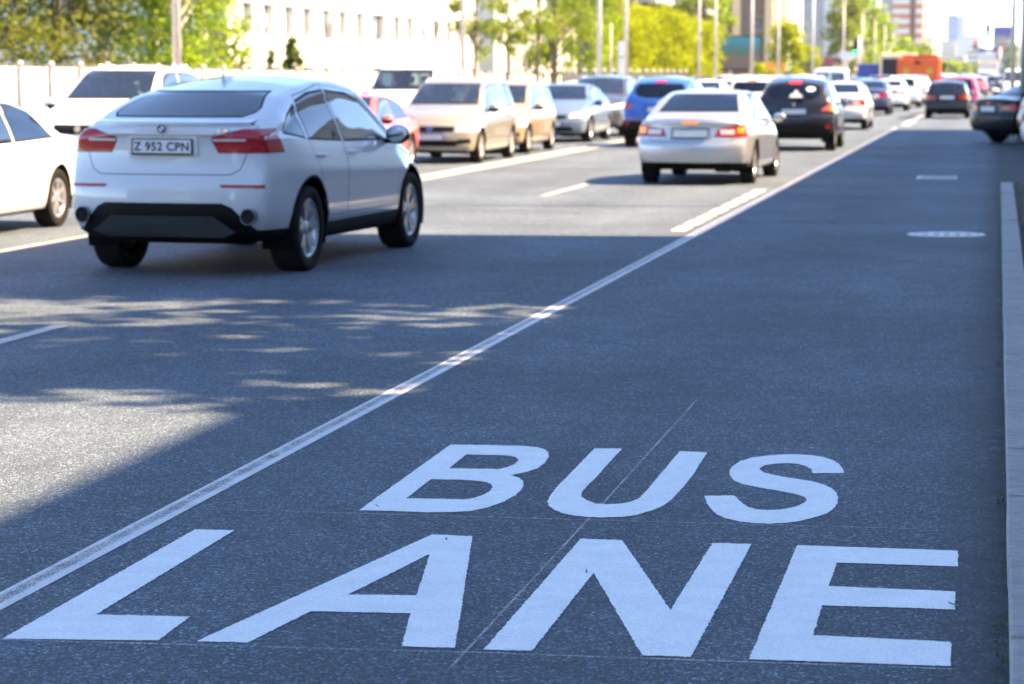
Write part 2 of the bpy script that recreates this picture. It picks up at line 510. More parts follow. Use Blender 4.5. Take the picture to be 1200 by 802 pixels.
def mirror(root, x, y, z, pmat, glassm=None, w=.22, h=.15):
    for sg in (1, -1):
        b = bmesh.new()
        add_ball(b, (sg*(x+w*.45), y, z), 1, 18, 12, (w*.52, .085, h*.55))
        for v in b.verts:
            if v.co.y < y-.03: v.co.y = y-.03 + (v.co.y-y+.03)*.15
        b.normal_update()
        for f in b.faces:
            c = f.calc_center_median()
            if c.z < z-h*.06: f.material_index = 1
        o = bm_obj('side_mirror', b, [pmat, TRIM], root)
        b = bmesh.new(); add_box(b, min(sg*(x-.08), sg*(x+.06)), max(sg*(x-.08), sg*(x+.06)), y-.03, y+.04, z-h*.5, z-h*.28, .012)
        bm_obj('mirror_arm', b, TRIM, o)
        b = bmesh.new(); add_ball(b, (sg*(x+w*.45), y-.046, z), 1, 16, 10, (w*.43, .006, h*.44))
        bm_obj('mirror_glass', b, MIRRORG, o)
MIRRORG = plain("mirror_glass", (.7, .72, .74), .03, 1.)
def interior(root, S, y0, y1, zb):
    """seats, dashboard, wheel and parcel shelf seen through the glass"""
    b = bmesh.new(); hw = S['w']/2
    rows = S.get('rows', (y0+.35, y0+1.3))
    for y in rows:
        for x in (-.36, .36):
            add_box(b, x-.23, x+.23, y, y+.5, .38, .52, .05)
            m = len(b.verts)
            add_box(b, x-.22, x+.22, y-.10, y+.03, .5, 1.06*S['h']/1.5, .05)
            add_box(b, x-.12, x+.12, y-.09, y-.0, 1.09*S['h']/1.5, 1.24*S['h']/1.5, .04)
    bm_obj('seats', b, SEAT, root)
    b = bmesh.new()
    add_box(b, -hw*.82, hw*.82, y1-.42, y1-.02, zb-.25, zb-.03, .05)
    add_cyl(b, (-.36, y1-.55, zb-.07), (-.36, y1-.4, zb-.14), .035, .03)
    for i in range(16):
        a, c = 2*math.pi*i/16, 2*math.pi*(i+1)/16
        add_cyl(b, (-.36+.17*math.cos(a), y1-.56-.05*math.sin(a), zb-.06+.17*math.sin(a)), (-.36+.17*math.cos(c), y1-.56-.05*math.sin(c), zb-.06+.17*math.sin(c)), .014, n=6)
    add_box(b, -hw*.80, hw*.80, y0-.35, y0+.12, zb-.10, zb-.06, .02)
    add_box(b, -hw*.83, hw*.83, y0-.3, y1-.2, .26, .32)
    bm_obj('dashboard', b, TRIM, root)
def plate(root, x, y, z, text=None, tilt=0, front=False):
    b = bmesh.new(); add_box(b, -.26, .26, -.006, .006, -.056, .056, .004)
    o = bm_obj('licence_plate', b, PLATE, root); o.location = (x, y, z); o.rotation_euler = (tilt, 0, math.pi if front else 0)
    b = bmesh.new()
    for q in ((-.268, .268, .056, .063), (-.268, .268, -.068, -.056), (-.268, -.26, -.056, .056), (.26, .268, -.056, .056)):
        add_box(b, q[0], q[1], -.009, .008, q[2], q[3])
    bm_obj('plate_frame', b, TRIM, o)
    if text:
        c = bpy.data.curves.new('t', 'FONT'); c.body = text; c.size = .098; c.align_x = 'CENTER'; c.align_y = 'CENTER'; c.space_character = 1.08; c.offset = .0025
        t = bpy.data.objects.new('t', c); col.objects.link(t)
        me = bpy.data.meshes.new_from_object(t); bpy.data.objects.remove(t)
        me.materials.append(INK); k = link_mesh('plate_lettering', me, o); k.location = (0, -.0085, -.004); k.rotation_euler = (R(90), 0, 0)
    return o
def box_part(name, root, mat, *boxes, bev=.01):
    b = bmesh.new()
    for q in boxes: add_box(b, *q, bev)
    return bm_obj(name, b, mat, root)
def handles(root, S, ys, z, mat, x=None):
    for y in ys:
        for sg in (1, -1):
            b = bmesh.new(); X = x if x else S['w']/2*.975
            add_box(b, min(sg*(X-.02), sg*(X+.025)), max(sg*(X-.02), sg*(X+.025)), y-.09, y+.09, z-.013, z+.016, .01)
            bm_obj('door_handle', b, mat, root)
def mirx(poly): return [(-x, z) for x, z in poly]

# --- coupe-roofed SUV
def make_coupe_suv():
    S = dict(wb=2.933, ro=1.03, fo=.90, w=1.96, h=1.69, wr=.372, tw=.27, rimf=.68, step=.055, sm=.06, crown=.05, bow=.01,
        top=[(-1.03, 1.245), (-.97, 1.285), (-.90, 1.30), (-.80, 1.325), (-.05, 1.545), (.5, 1.635), (1.1, 1.685), (1.5, 1.69), (1.95, 1.64), (2.35, 1.40), (2.85, 1.10), (3.3, 1.02), (3.65, .93), (3.83, .80)],
        belt=[(-1.03, 1.14), (-.5, 1.14), (.3, 1.09), (1.5, 1.04), (2.7, 1.0), (3.83, .75)],
        plan=[(-1.03, .90), (-.8, .95), (-.3, .992), (.1, 1.0), (2.9, .99), (3.3, .97), (3.83, .88)],
        bot=[(-1.03, .36), (-.7, .30), (-.3, .26), (3.2, .24), (3.83, .26)],
        tumb=[(-1.03, .95), (-.5, .72), (.3, .50), (1, .42), (2.2, .42), (3, .5)],
        inR=[(.25, .16), (.36, .09), (.48, .02), (.62, .0), (.78, .01), (.86, .05), (1.05, .075), (1.2, .06), (1.29, .02)],
        inF=[(.2, .12), (.4, .02), (.6, 0), (.8, .08), (.95, .2)], kR=.20, kF=.34, blR=.8)
    root = empty('coupe_suv', (0, 0, 0), 0, 'white coupe-roofed SUV in the shaded lane, seen from behind with its Z 952 CPN plate', 'car')
    B = Body(S); pm = P_PEARL
    up = lambda c: c.z > .95
    ZW = lambda c: c.y > 1.8 and c.z > 1.05
    B.panel('windscreen', G_TINT, 'y', 1, [(-.72, 1.14), (.72, 1.14), (.60, 1.60), (-.60, 1.60)], ZW, frame=.025)
    RW = lambda c: c.y < .4 and c.z > 1.25
    B.panel('rear_window', G_DARK, 'y', -1, [(-.57, 1.325), (.57, 1.325), (.635, 1.36), (.64, 1.40), (.53, 1.545), (-.53, 1.545), (-.64, 1.40), (-.635, 1.36)], RW, frame=.014)
    for sg in (1, -1):
        B.panel('side_window', G_TINT, 'x', sg, [(.99, 1.085), (2.42, 1.06), (2.30, 1.16), (1.86, 1.455), (1.55, 1.52), (.99, 1.55)], up, frame=.022)
        B.panel('side_window', G_DARK, 'x', sg, [(.05, 1.125), (.94, 1.088), (.94, 1.552), (.55, 1.53), (.16, 1.46)], up, frame=.022)
        B.panel('quarter_window', G_DARK, 'x', sg, [(-.44, 1.185), (.0, 1.13), (.10, 1.44), (-.18, 1.345), (-.40, 1.235)], up, frame=.022)
    low = lambda c: c.y < -.35 and c.z < 1.3
    for sg in (1, -1):
        f = (lambda p: p) if sg > 0 else mirx
        B.panel('reversing_light', L_CLEAR, 'y', -1, f([(.435, 1.134), (.70, 1.134), (.70, 1.153), (.425, 1.153)]), low, pop=.004)
        B.panel('tail_light', L_RED, 'y', -1, f([(.475, 1.035), (.98, 1.035), (1.02, 1.10), (1.02, 1.20), (.84, 1.235), (.66, 1.235), (.42, 1.165), (.42, 1.14)]), low, frame=.006, pop=.004)
    B.panel('lower_bumper', TRIM, 'y', -1, [(-.52, .625), (.52, .625), (.60, .59), (.78, .40), (-.78, .40), (-.60, .59)], lambda c: c.y < -.5 and c.z < .7)
    B.panel('bumper_base', TRIM, 'y', -1, [(-1.1, .20), (1.1, .20), (1.1, .40), (-1.1, .40)], lambda c: c.y < -.40)
    for sg in (1, -1):
        f = (lambda p: p) if sg > 0 else mirx
        B.panel('reflector', L_RED, 'y', -1, f([(.52, .752), (.86, .748), (.86, .775), (.50, .778)]), low, pop=.003)
    B.panel('tailgate', None, 'y', -1, [(-.58, .855), (.58, .855), (.66, .90), (.70, 1.0), (.76, 1.27), (-.76, 1.27), (-.70, 1.0), (-.66, .90)], lambda c: c.y < -.7 and c.z < 1.30, seam=.007)
    B.arch(0, .372, .435, .022); B.arch(2.933, .372, .435, .022)
    for sg in (1, -1):
        B.panel('sill', TRIM, 'x', sg, [(.30, .2), (2.62, .2), (2.56, .40), (.37, .40)], lambda c: c.z < .5)
        B.panel('sill_strip', CHROME, 'x', sg, [(.44, .405), (2.50, .405), (2.48, .432), (.46, .432)], lambda c: c.z < .6)
        B.panel('front_door', None, 'x', sg, [(.965, .45), (2.42, .45), (2.52, .75), (2.50, 1.02), (1.80, 1.53), (.965, 1.60)], None, seam=.006)
        B.panel('rear_door', None, 'x', sg, [(.955, .45), (.955, 1.60), (.20, 1.50), (.02, 1.16), (.25, .78), (.47, .45)], None, seam=.006)
        f = (lambda p: p) if sg > 0 else mirx
        B.panel('headlight', L_CLEAR, 'y', 1, f([(.42, .68), (.95, .72), (.95, .86), (.45, .80)]), lambda c: c.y > 2.9)
    B.panel('grille', TRIM, 'y', 1, [(-.34, .62), (.34, .62), (.34, .80), (-.34, .80)], lambda c: c.y > 3.2)
    B.panel('bonnet', None, 'z', 1, [(-.80, 2.98), (.80, 2.98), (.62, 3.72), (-.62, 3.72)], lambda c: c.z > .8, seam=.006)
    B.finish(root, pm)
    put_wheels(root, S, 'suv_big', 5, ALLOY)
    for k in kids(root):
        if k.name.startswith('wheel'): k.rotation_euler[0] = .35
    mirror(root, .93, 2.22, 1.12, pm, w=.23, h=.17)
    interior(root, S, .1, 2.8, 1.08)
    handles(root, S, (1.12, .24), .985, pm, .955)
    # lip on the tailgate, badge, script, plate recess, exhausts, diffuser, roof fin
    b = bmesh.new()
    for i in range(-8, 8):
        q = []
        for x in (i*.088, (i+1)*.088):
            y = B.rear(x, 1.265); q += [(x, y-.002, 1.245), (x, y-.035, 1.282), (x, y+.03, 1.295), (x, y+.12, B.roof(x, y+.12)+.002)]
        vs = [b.verts.new(p) for p in q]
        for k in range(3): b.faces.new((vs[k], vs[k+4], vs[k+5], vs[k+1]))
    bmesh.ops.remove_doubles(b, verts=b.verts[:], dist=.001)
    bm_obj('spoiler_lip', b, pm, root, True)
    o = box_part('plate_recess', root, pm, (-.31, .31, B.rear(0, 1.09)-.006, B.rear(0, 1.09)+.03, 1.015, 1.178), bev=.008)
    box_part('trunk_grip', root, pm, (-.46, .46, B.rear(.3, 1.19)-.022, B.rear(.3, 1.19)+.03, 1.180, 1.203), bev=.012)
    plate(root, 0, B.rear(0, 1.09)-.022, 1.09, 'Z 952 CPN')
    b = bmesh.new()
    e = empty('badge', (0, 0, 0)); e.parent = root; e.location = (0, B.rear(0, 1.235)-.002, 1.235)
    add_cyl(b, (0, 0, 0), (0, -.012, 0), .041, .040, 28); bm_obj('badge_ring', b, CHROME, e)
    b = bmesh.new(); add_cyl(b, (0, -.0125, 0), (0, -.014, 0), .037, .037, 28); bm_obj('badge_field', b, TRIM, e)
    for k in range(4):
        vs = [(0, -.0155, 0)] + [(.025*math.cos(t), -.0155, .025*math.sin(t)) for t in [math.pi/2*k + math.pi/2*i/8 for i in range(9)]]
        py_obj('badge_quarter', vs, [tuple(range(10))[::-1]], BADGE_BLUE if k % 2 else PLATE, e)
    box_part('model_script', root, CHROME, (.47, .50, B.rear(.48, 1.22)-.006, B.rear(.48, 1.22)+.01, 1.205, 1.232), (.515, .56, B.rear(.53, 1.22)-.006, B.rear(.53, 1.22)+.01, 1.205, 1.232), bev=.003)
    for sg in (1, -1):
        b = bmesh.new()
        prof = [(.066, -.05), (.070, .0), (.066, .008), (.060, .004), (.056, -.12)]
        add_lathe(b, prof, 24); q = bm_obj('exhaust_tip', b, DKCHROME, root); q.rotation_euler = (0, 0, R(-90)); q.location = (sg*.74, B.rear(.74, .515)-.045, .515)
        b = bmesh.new(); add_lathe(b, [(.060, -.002), (.0, -.002)], 24); k = bm_obj('exhaust_hollow_shade', b, TRIM, q)  # black disc stands for the shaded hollow inside the tip
    b = bmesh.new()
    vs = [b.verts.new(p) for p in ((-.46, -1.02, .515), (.46, -1.02, .515), (.64, -.97, .385), (.50, -.93, .335), (-.50, -.93, .335), (-.64, -.97, .385), (-.46, -.9, .515), (.46, -.9, .515), (.50, -.8, .33), (-.50, -.8, .33))]
    b.faces.new((vs[0], vs[5], vs[4], vs[3], vs[2], vs[1])); b.faces.new((vs[0], vs[1], vs[7], vs[6])); b.faces.new((vs[4], vs[9], vs[8], vs[3]))
    bmesh.ops.recalc_face_normals(b, faces=b.faces[:]); bm_obj('diffuser', b, DIFFG, root)
    b = bmesh.new()
    vs = [b.verts.new(p) for p in ((-.03, .42, 1.615), (.03, .42, 1.615), (.02, .62, 1.64), (-.02, .62, 1.64), (0, .40, 1.685), (0, .47, 1.68))]
    for q in ((0, 1, 4), (1, 2, 5, 4), (3, 0, 4, 5), (2, 3, 5)): b.faces.new([vs[i] for i in q])
    bm_obj('roof_aerial', b, pm, root)
    b = bmesh.new(); add_cyl(b, (-.6, 0, .36), (.6, 0, .36), .06); add_box(b, -.55, .55, -.75, -.35, .27, .42, .05); bm_obj('rear_axle', b, UNDER, root)
    return root
# ------------------------------------------------------------------ the other bodies
def std_details(B, root, S, pm, rear_plate=None, front_plate=None, emblem=None, mirr=None, hand=None, inter=True):
    if rear_plate: plate(root, 0, B.rear(0, rear_plate)-.012, rear_plate)
    if front_plate: plate(root, 0, B.front(0, front_plate)+.012, front_plate, front=True)
    if mirr: mirror(root, *mirr, pm)
    if hand: handles(root, S, *hand, pm)
    if inter: interior(root, S, *S['cab'])
def ring_emblem(root, x, y, z, r, mat, front=False):
    b = bmesh.new(); add_cyl(b, (x, y, z), (x, y + (.014 if front else -.014), z), r, r*.92, 24)
    return bm_obj('emblem', b, mat, root)
def make_sedan():
    S = dict(wb=2.74, ro=1.02, fo=.92, w=1.80, h=1.46, wr=.325, tw=.215, step=.065, sm=.06, crown=.04,
        top=[(-1.02, 1.00), (-.95, 1.035), (-.50, 1.06), (-.38, 1.075), (.42, 1.375), (.9, 1.445), (1.35, 1.46), (1.72, 1.42), (2.62, 1.01), (3.2, .93), (3.5, .83), (3.66, .70)],
        belt=[(-1.02, .92), (.3, .93), (1.5, .90), (2.6, .87), (3.66, .66)],
        plan=[(-1.02, .92), (-.6, .97), (0, 1.0), (2.7, .99), (3.2, .96), (3.66, .86)],
        bot=[(-1.02, .30), (-.5, .24), (0, .2), (3.0, .19), (3.66, .22)],
        tumb=[(-1, .5), (0, .46), (1, .40), (2.2, .42)],
        inR=[(.2, .10), (.34, .04), (.46, .0), (.62, .0), (.68, .04), (.9, .065), (1.02, .05)],
        inF=[(.2, .10), (.35, .01), (.5, 0), (.7, .05), (.85, .15)], kR=.20, kF=.34, cab=(.0, 2.55, .93), rows=(.35, 1.3))
    root = empty('sedan', (0, 0, 0), 0, None, 'car'); B = Body(S); pm = P_SILVER
    up = lambda c: c.z > .88
    B.panel('windscreen', G_TINT, 'y', 1, [(-.66, 1.045), (.66, 1.045), (.54, 1.385), (-.54, 1.385)], lambda c: c.y > 1.6 and c.z > .98, frame=.02)
    B.panel('rear_window', G_DARK, 'y', -1, [(-.63, 1.10), (.63, 1.10), (.50, 1.375), (-.50, 1.375)], lambda c: c.y < .75 and c.z > 1.05, frame=.02)
    for sg in (1, -1):
        B.panel('side_window', G_TINT, 'x', sg, [(1.16, .955), (2.42, .945), (1.72, 1.325), (1.5, 1.365), (1.16, 1.385)], up, frame=.02)
        B.panel('side_window', G_DARK, 'x', sg, [(.02, .985), (1.12, .957), (1.12, 1.385), (.8, 1.37), (.45, 1.28)], up, frame=.02)
    low = lambda c: c.y < -.66 and c.z < 1.02
    for sg in (1, -1):
        f = (lambda p: p) if sg > 0 else mirx
        B.panel('reversing_light', L_CLEAR, 'y', -1, f([(.46, .775), (.66, .775), (.66, .845), (.44, .85)]), low, pop=.004)
        B.panel('brake_light', L_AMBER, 'y', -1, f([(.70, .79), (.80, .79), (.80, .89), (.70, .88)]), low, pop=.004)
        B.panel('tail_light', L_RED, 'y', -1, f([(.36, .735), (1.0, .735), (1.0, .93), (.80, .925), (.42, .86)]), low, pop=.004, frame=.006)
    B.panel('high_stop_light', L_AMBER, 'y', -1, [(-.13, .925), (.13, .925), (.13, .965), (-.13, .965)], lambda c: c.y < -.5, pop=.004)
    B.panel('plate_recess', None, 'y', -1, [(-.31, .70), (.31, .70), (.29, .87), (-.29, .87)], low, seam=.012)
    B.panel('boot_lid', None, 'y', -1, [(-.62, .66), (.62, .66), (.70, 1.0), (-.70, 1.0)], lambda c: c.y < -.7, seam=.006)
    B.panel('lower_bumper', TRIM, 'y', -1, [(-1.1, .15), (1.1, .15), (1.1, .345), (-1.1, .345)], lambda c: c.y < -.42)
    for sg in (1, -1):
        f = (lambda p: p) if sg > 0 else mirx
        B.panel('headlight', L_CLEAR, 'y', 1, f([(.44, .60), (.98, .66), (.96, .78), (.50, .72)]), lambda c: c.y > 2.6, frame=.006)
    B.panel('grille', TRIM, 'y', 1, [(-.36, .585), (.36, .585), (.40, .69), (-.40, .69)], lambda c: c.y > 3.)
    B.panel('air_intake', TRIM, 'y', 1, [(-.55, .28), (.55, .28), (.50, .40), (-.50, .40)], lambda c: c.y > 3.)
    B.panel('bonnet', None, 'z', 1, [(-.72, 2.70), (.72, 2.70), (.60, 3.5), (-.60, 3.5)], lambda c: c.z > .7, seam=.006)
    B.arch(0, .325, .375); B.arch(2.74, .325, .375)
    for sg in (1, -1):
        B.panel('front_door', None, 'x', sg, [(1.14, .33), (2.30, .33), (2.42, .6), (2.48, .90), (1.76, 1.33), (1.14, 1.42)], None, seam=.006)
        B.panel('rear_door', None, 'x', sg, [(1.135, .33), (1.135, 1.42), (.45, 1.32), (-.02, 1.0), (.22, .68), (.42, .33)], None, seam=.006)
    B.finish(root, pm); put_wheels(root, S, 'sedan', 7)
    std_details(B, root, S, pm, .785, .47, None, (.86, 2.20, .97), ((1.28, .26), .86))
    y = B.rear(0, .90)
    b = bmesh.new()
    for a in (90, 210, 330):
        d = Vector((math.cos(R(a)), 0, math.sin(R(a)))); n = Vector((-d.z, 0, d.x)); c0 = Vector((0, y-.012, .895))
        vs = [b.verts.new(c0 + p) for p in (Vector((0, 0, 0)), d*.022+n*.012, d*.044, d*.022-n*.012)]; b.faces.new(vs)
    bmesh.ops.recalc_face_normals(b, faces=b.faces[:]); bm_obj('emblem', b, CHROME, root)
    b = bmesh.new(); add_lathe(b, [(.04, -.03), (.044, 0), (.036, .006), (.034, -.1)], 18)
    q = bm_obj('exhaust_tip', b, UNDER, root); q.rotation_euler = (0, 0, R(-90)); q.location = (.52, B.rear(.52, .36)-.02, .30)
    b = bmesh.new(); add_box(b, .36, .62, -.9, -.45, .20, .33, .04); add_cyl(b, (-.6, 0, .3), (.6, 0, .3), .05); bm_obj('silencer', b, UNDER, root)
    return root
def make_suv():
    S = dict(wb=2.63, ro=.82, fo=.86, w=1.80, h=1.62, wr=.345, tw=.225, step=.065, sm=.07, crown=.045,
        top=[(-.82, 1.48), (-.74, 1.535), (-.1, 1.60), (.8, 1.62), (1.3, 1.60), (1.62, 1.54), (2.42, 1.10), (2.9, 1.03), (3.25, .92), (3.49, .76)],
        belt=[(-.82, 1.06), (.5, 1.02), (1.5, .98), (2.5, .95), (3.49, .72)],
        plan=[(-.82, .93), (-.4, .985), (0, 1.0), (2.6, .99), (3.1, .96), (3.49, .87)],
        bot=[(-.82, .38), (-.4, .30), (0, .26), (2.9, .24), (3.49, .27)],
        tumb=[(-.8, .52), (0, .42), (1, .36), (2.2, .4)],
        inR=[(.3, .10), (.42, .03), (.55, .0), (.74, .0), (.80, .05), (1.05, .10), (1.15, .16), (1.45, .42), (1.6, .50)],
        inF=[(.2, .10), (.4, .01), (.6, 0), (.8, .05), (.95, .15)], kR=.22, kF=.32, blR=1.2, cab=(-.1, 2.35, 1.02), rows=(.3, 1.25))
    root = empty('suv', (0, 0, 0), 0, None, 'car'); B = Body(S); pm = P_SLATE
    up = lambda c: c.z > .95
    B.panel('windscreen', G_CLEAR, 'y', 1, [(-.67, 1.13), (.67, 1.13), (.55, 1.53), (-.55, 1.53)], lambda c: c.y > 1.4 and c.z > 1.05, frame=.02)
    B.panel('high_stop_light', L_BRAKE, 'y', -1, [(-.13, 1.465), (.13, 1.465), (.13, 1.505), (-.13, 1.505)], lambda c: c.y < .5, pop=.006)
    B.panel('rear_window', G_DARK, 'y', -1, [(-.30, 1.115), (.30, 1.115), (.52, 1.16), (.585, 1.24), (.57, 1.36), (.50, 1.445), (-.50, 1.445), (-.57, 1.36), (-.585, 1.24), (-.52, 1.16)], lambda c: c.y < .4 and c.z > 1.05, frame=.015)
    for sg in (1, -1):
        B.panel('side_window', G_TINT, 'x', sg, [(1.04, 1.04), (2.22, 1.02), (1.62, 1.44), (1.4, 1.495), (1.04, 1.515)], up, frame=.02)
        B.panel('side_window', G_DARK, 'x', sg, [(-.30, 1.13), (.1, 1.075), (1.0, 1.042), (1.0, 1.515), (.4, 1.50), (-.10, 1.41)], up, frame=.02)
    low = lambda c: c.y < -.2 and c.z < 1.15
    for sg in (1, -1):
        f = (lambda p: p) if sg > 0 else mirx
        B.panel('brake_light', L_AMBER, 'y', -1, f([(.76, .90), (.87, .90), (.87, .97), (.76, .97)]), low, pop=.004)
        B.panel('tail_light', L_PINKRED, 'y', -1, f([(.55, .885), (1.0, .855), (1.0, 1.05), (.86, 1.07), (.72, 1.02)]), low, pop=.004, frame=.006)
        B.panel('reflector', L_RED, 'y', -1, f([(.70, .50), (.77, .50), (.77, .57), (.70, .57)]), low, pop=.003)
    B.panel('plate_recess', None, 'y', -1, [(-.36, .775), (.36, .775), (.34, .96), (-.34, .96)], low, seam=.012)
    B.panel('lower_bumper', TRIM, 'y', -1, [(-1.1, .2), (1.1, .2), (1.1, .60), (-1.1, .60)], lambda c: c.y < -.40)
    B.panel('tailgate', None, 'y', -1, [(-.60, .735), (.60, .735), (.68, .9), (.66, 1.12), (.60, 1.46), (-.60, 1.46), (-.66, 1.12), (-.68, .9)], lambda c: c.y < .3, seam=.006)
    for sg in (1, -1):
        f = (lambda p: p) if sg > 0 else mirx
        B.panel('headlight', L_CLEAR, 'y', 1, f([(.46, .72), (.98, .78), (.96, .92), (.52, .84)]), lambda c: c.y > 2.5, frame=.006)
    B.panel('grille', TRIM, 'y', 1, [(-.38, .66), (.38, .66), (.42, .80), (-.42, .80)], lambda c: c.y > 2.9)
    B.panel('air_intake', TRIM, 'y', 1, [(-.60, .30), (.60, .30), (.55, .46), (-.55, .46)], lambda c: c.y > 2.9)
    B.arch(0, .345, .40, .02); B.arch(2.63, .345, .40, .02)
    for sg in (1, -1):
        B.panel('sill', TRIM, 'x', sg, [(.30, .2), (2.34, .2), (2.29, .37), (.36, .37)], lambda c: c.z < .5)
        B.panel('front_door', None, 'x', sg, [(1.02, .40), (2.18, .40), (2.28, .65), (2.28, .98), (1.66, 1.46), (1.02, 1.55)], None, seam=.006)
        B.panel('rear_door', None, 'x', sg, [(1.015, .40), (1.015, 1.55), (.40, 1.53), (.10, 1.06), (.28, .72), (.46, .40)], None, seam=.006)
    B.finish(root, pm); put_wheels(root, S, 'suv', 5)
    std_details(B, root, S, pm, .865, .55, None, (.86, 2.02, 1.06), ((1.16, .34), .93))
    ring_emblem(root, 0, B.rear(0, 1.02)-.002, 1.02, .04, CHROME); ring_emblem(root, 0, B.front(0, .74)+.002, .74, .05, CHROME, True)
    for sg in (1, -1):
        b = bmesh.new()
        pts = [(sg*.60, y, B.roof(sg*.60, y)+d) for y, d in ((-.2, .0), (-.12, .035), (.4, .045), (1.0, .04), (1.25, .0))]
        for a, c in zip(pts, pts[1:]): add_cyl(b, a, c, .016, n=8)
        bm_obj('roof_rail', b, CHROME, root)
    b = bmesh.new(); add_cyl(b, (-.6, 0, .33), (.6, 0, .33), .05); add_box(b, -.5, .3, -.65, -.3, .28, .42, .05); bm_obj('rear_axle', b, UNDER, root)
    return root
def make_mpv():
    S = dict(wb=2.905, ro=.73, fo=.82, w=1.74, h=1.63, wr=.315, tw=.195, step=.07, sm=.07, crown=.04,
        top=[(-.73, 1.50), (-.66, 1.555), (0, 1.60), (1.0, 1.61), (1.55, 1.59), (1.85, 1.52), (2.62, 1.08), (3.0, 1.01), (3.4, .93), (3.60, .85), (3.725, .72)],
        belt=[(-.73, 1.0), (1.5, .95), (2.7, .92), (3.725, .70)],
        plan=[(-.73, .94), (-.4, .99), (0, 1.0), (2.8, .99), (3.3, .97), (3.725, .90)],
        bot=[(-.73, .32), (-.3, .24), (0, .2), (3.2, .19), (3.725, .22)],
        tumb=[(-.7, .26), (1, .30), (2.3, .36)],
        inR=[(.3, .06), (.45, .0), (.7, .0), (.76, .04), (1.0, .06), (1.5, .20)],
        inF=[(.2, .08), (.35, .01), (.5, 0), (.7, .03), (.85, .08)], kR=.10, kF=.28, cab=(-.1, 2.5, .98), rows=(.4, 1.45))
    root = empty('estate_car', (0, 0, 0), 0, None, 'car'); B = Body(S); pm = P_BEIGE
    up = lambda c: c.z > .9
    B.panel('windscreen', G_CLEAR, 'y', 1, [(-.67, 1.10), (.67, 1.10), (.57, 1.50), (-.57, 1.50)], lambda c: c.y > 1.7 and c.z > 1.04, frame=.02)
    B.panel('rear_window', G_DARK, 'y', -1, [(-.60, 1.05), (.60, 1.05), (.52, 1.46), (-.52, 1.46)], lambda c: c.y < 0 and c.z > 1.0, frame=.02)
    for sg in (1, -1):
        B.panel('side_window', G_TINT, 'x', sg, [(1.32, 1.0), (2.45, .985), (1.80, 1.43), (1.32, 1.50)], up, frame=.02)
        B.panel('side_window', G_TINT, 'x', sg, [(.42, 1.02), (1.27, 1.0), (1.27, 1.50), (.42, 1.50)], up, frame=.02)
        B.panel('quarter_window', G_DARK, 'x', sg, [(-.50, 1.06), (.36, 1.02), (.36, 1.50), (-.42, 1.46)], up, frame=.02)
        f = (lambda p: p) if sg > 0 else mirx
        B.panel('headlight', L_CLEAR, 'y', 1, f([(.46, .585), (.90, .60), (.90, .79), (.80, .80), (.50, .70)]), lambda c: c.y > 2.8, frame=.006, pop=.003)
        B.panel('fog_recess', TRIM, 'y', 1, f([(.50, .36), (.76, .39), (.74, .47), (.53, .46)]), lambda c: c.y > 2.8)
        B.panel('tail_light', L_RED, 'y', -1, f([(.68, .75), (.90, .75), (.90, 1.15), (.72, 1.15)]), lambda c: c.y < -.3)
    B.panel('grille', TRIM, 'y', 1, [(-.44, .595), (.44, .595), (.47, .705), (-.47, .705)], lambda c: c.y > 3.2, frame=.008)
    B.panel('air_intake', TRIM, 'y', 1, [(-.48, .33), (.38, .33), (.46, .44), (-.56, .44)], lambda c: c.y > 3.2)
    B.panel('bonnet', None, 'z', 1, [(-.72, 2.75), (.72, 2.75), (.66, 3.56), (-.66, 3.56)], lambda c: c.z > .75, seam=.006)
    B.arch(0, .315, .365); B.arch(2.905, .315, .365)
    for sg in (1, -1):
        B.panel('front_door', None, 'x', sg, [(1.30, .34), (2.46, .34), (2.52, .9), (1.84, 1.46), (1.30, 1.55)], None, seam=.006)
        B.panel('rear_door', None, 'x', sg, [(1.295, .34), (1.295, 1.55), (.39, 1.55), (.39, .34)], None, seam=.006)
    B.finish(root, pm); put_wheels(root, S, 'mpv', 8, STEELC)
    std_details(B, root, S, pm, .85, .505, None, (.84, 2.26, 1.03), ((1.42, .5), .88))
    ring_emblem(root, 0, B.front(0, .655)+.006, .655, .062, BADGE_BLUE, True)
    b = bmesh.new()
    for k in range(3): add_box(b, -.43, .43, B.front(.2, .65)-.0, B.front(.2, .65)+.012, .615+.03*k, .622+.03*k)
    bm_obj('grille_bar', b, DIFFG, root)
    for sg in (1, -1):
        b = bmesh.new()
        pts = [(sg*.60, y, B.roof(sg*.60, y)+d) for y, d in ((-.5, .0), (-.4, .045), (.4, .05), (1.3, .045), (1.5, .0))]
        for a, c in zip(pts, pts[1:]): add_cyl(b, a, c, .018, n=8)
        bm_obj('roof_rail', b, pm, root)
    return root
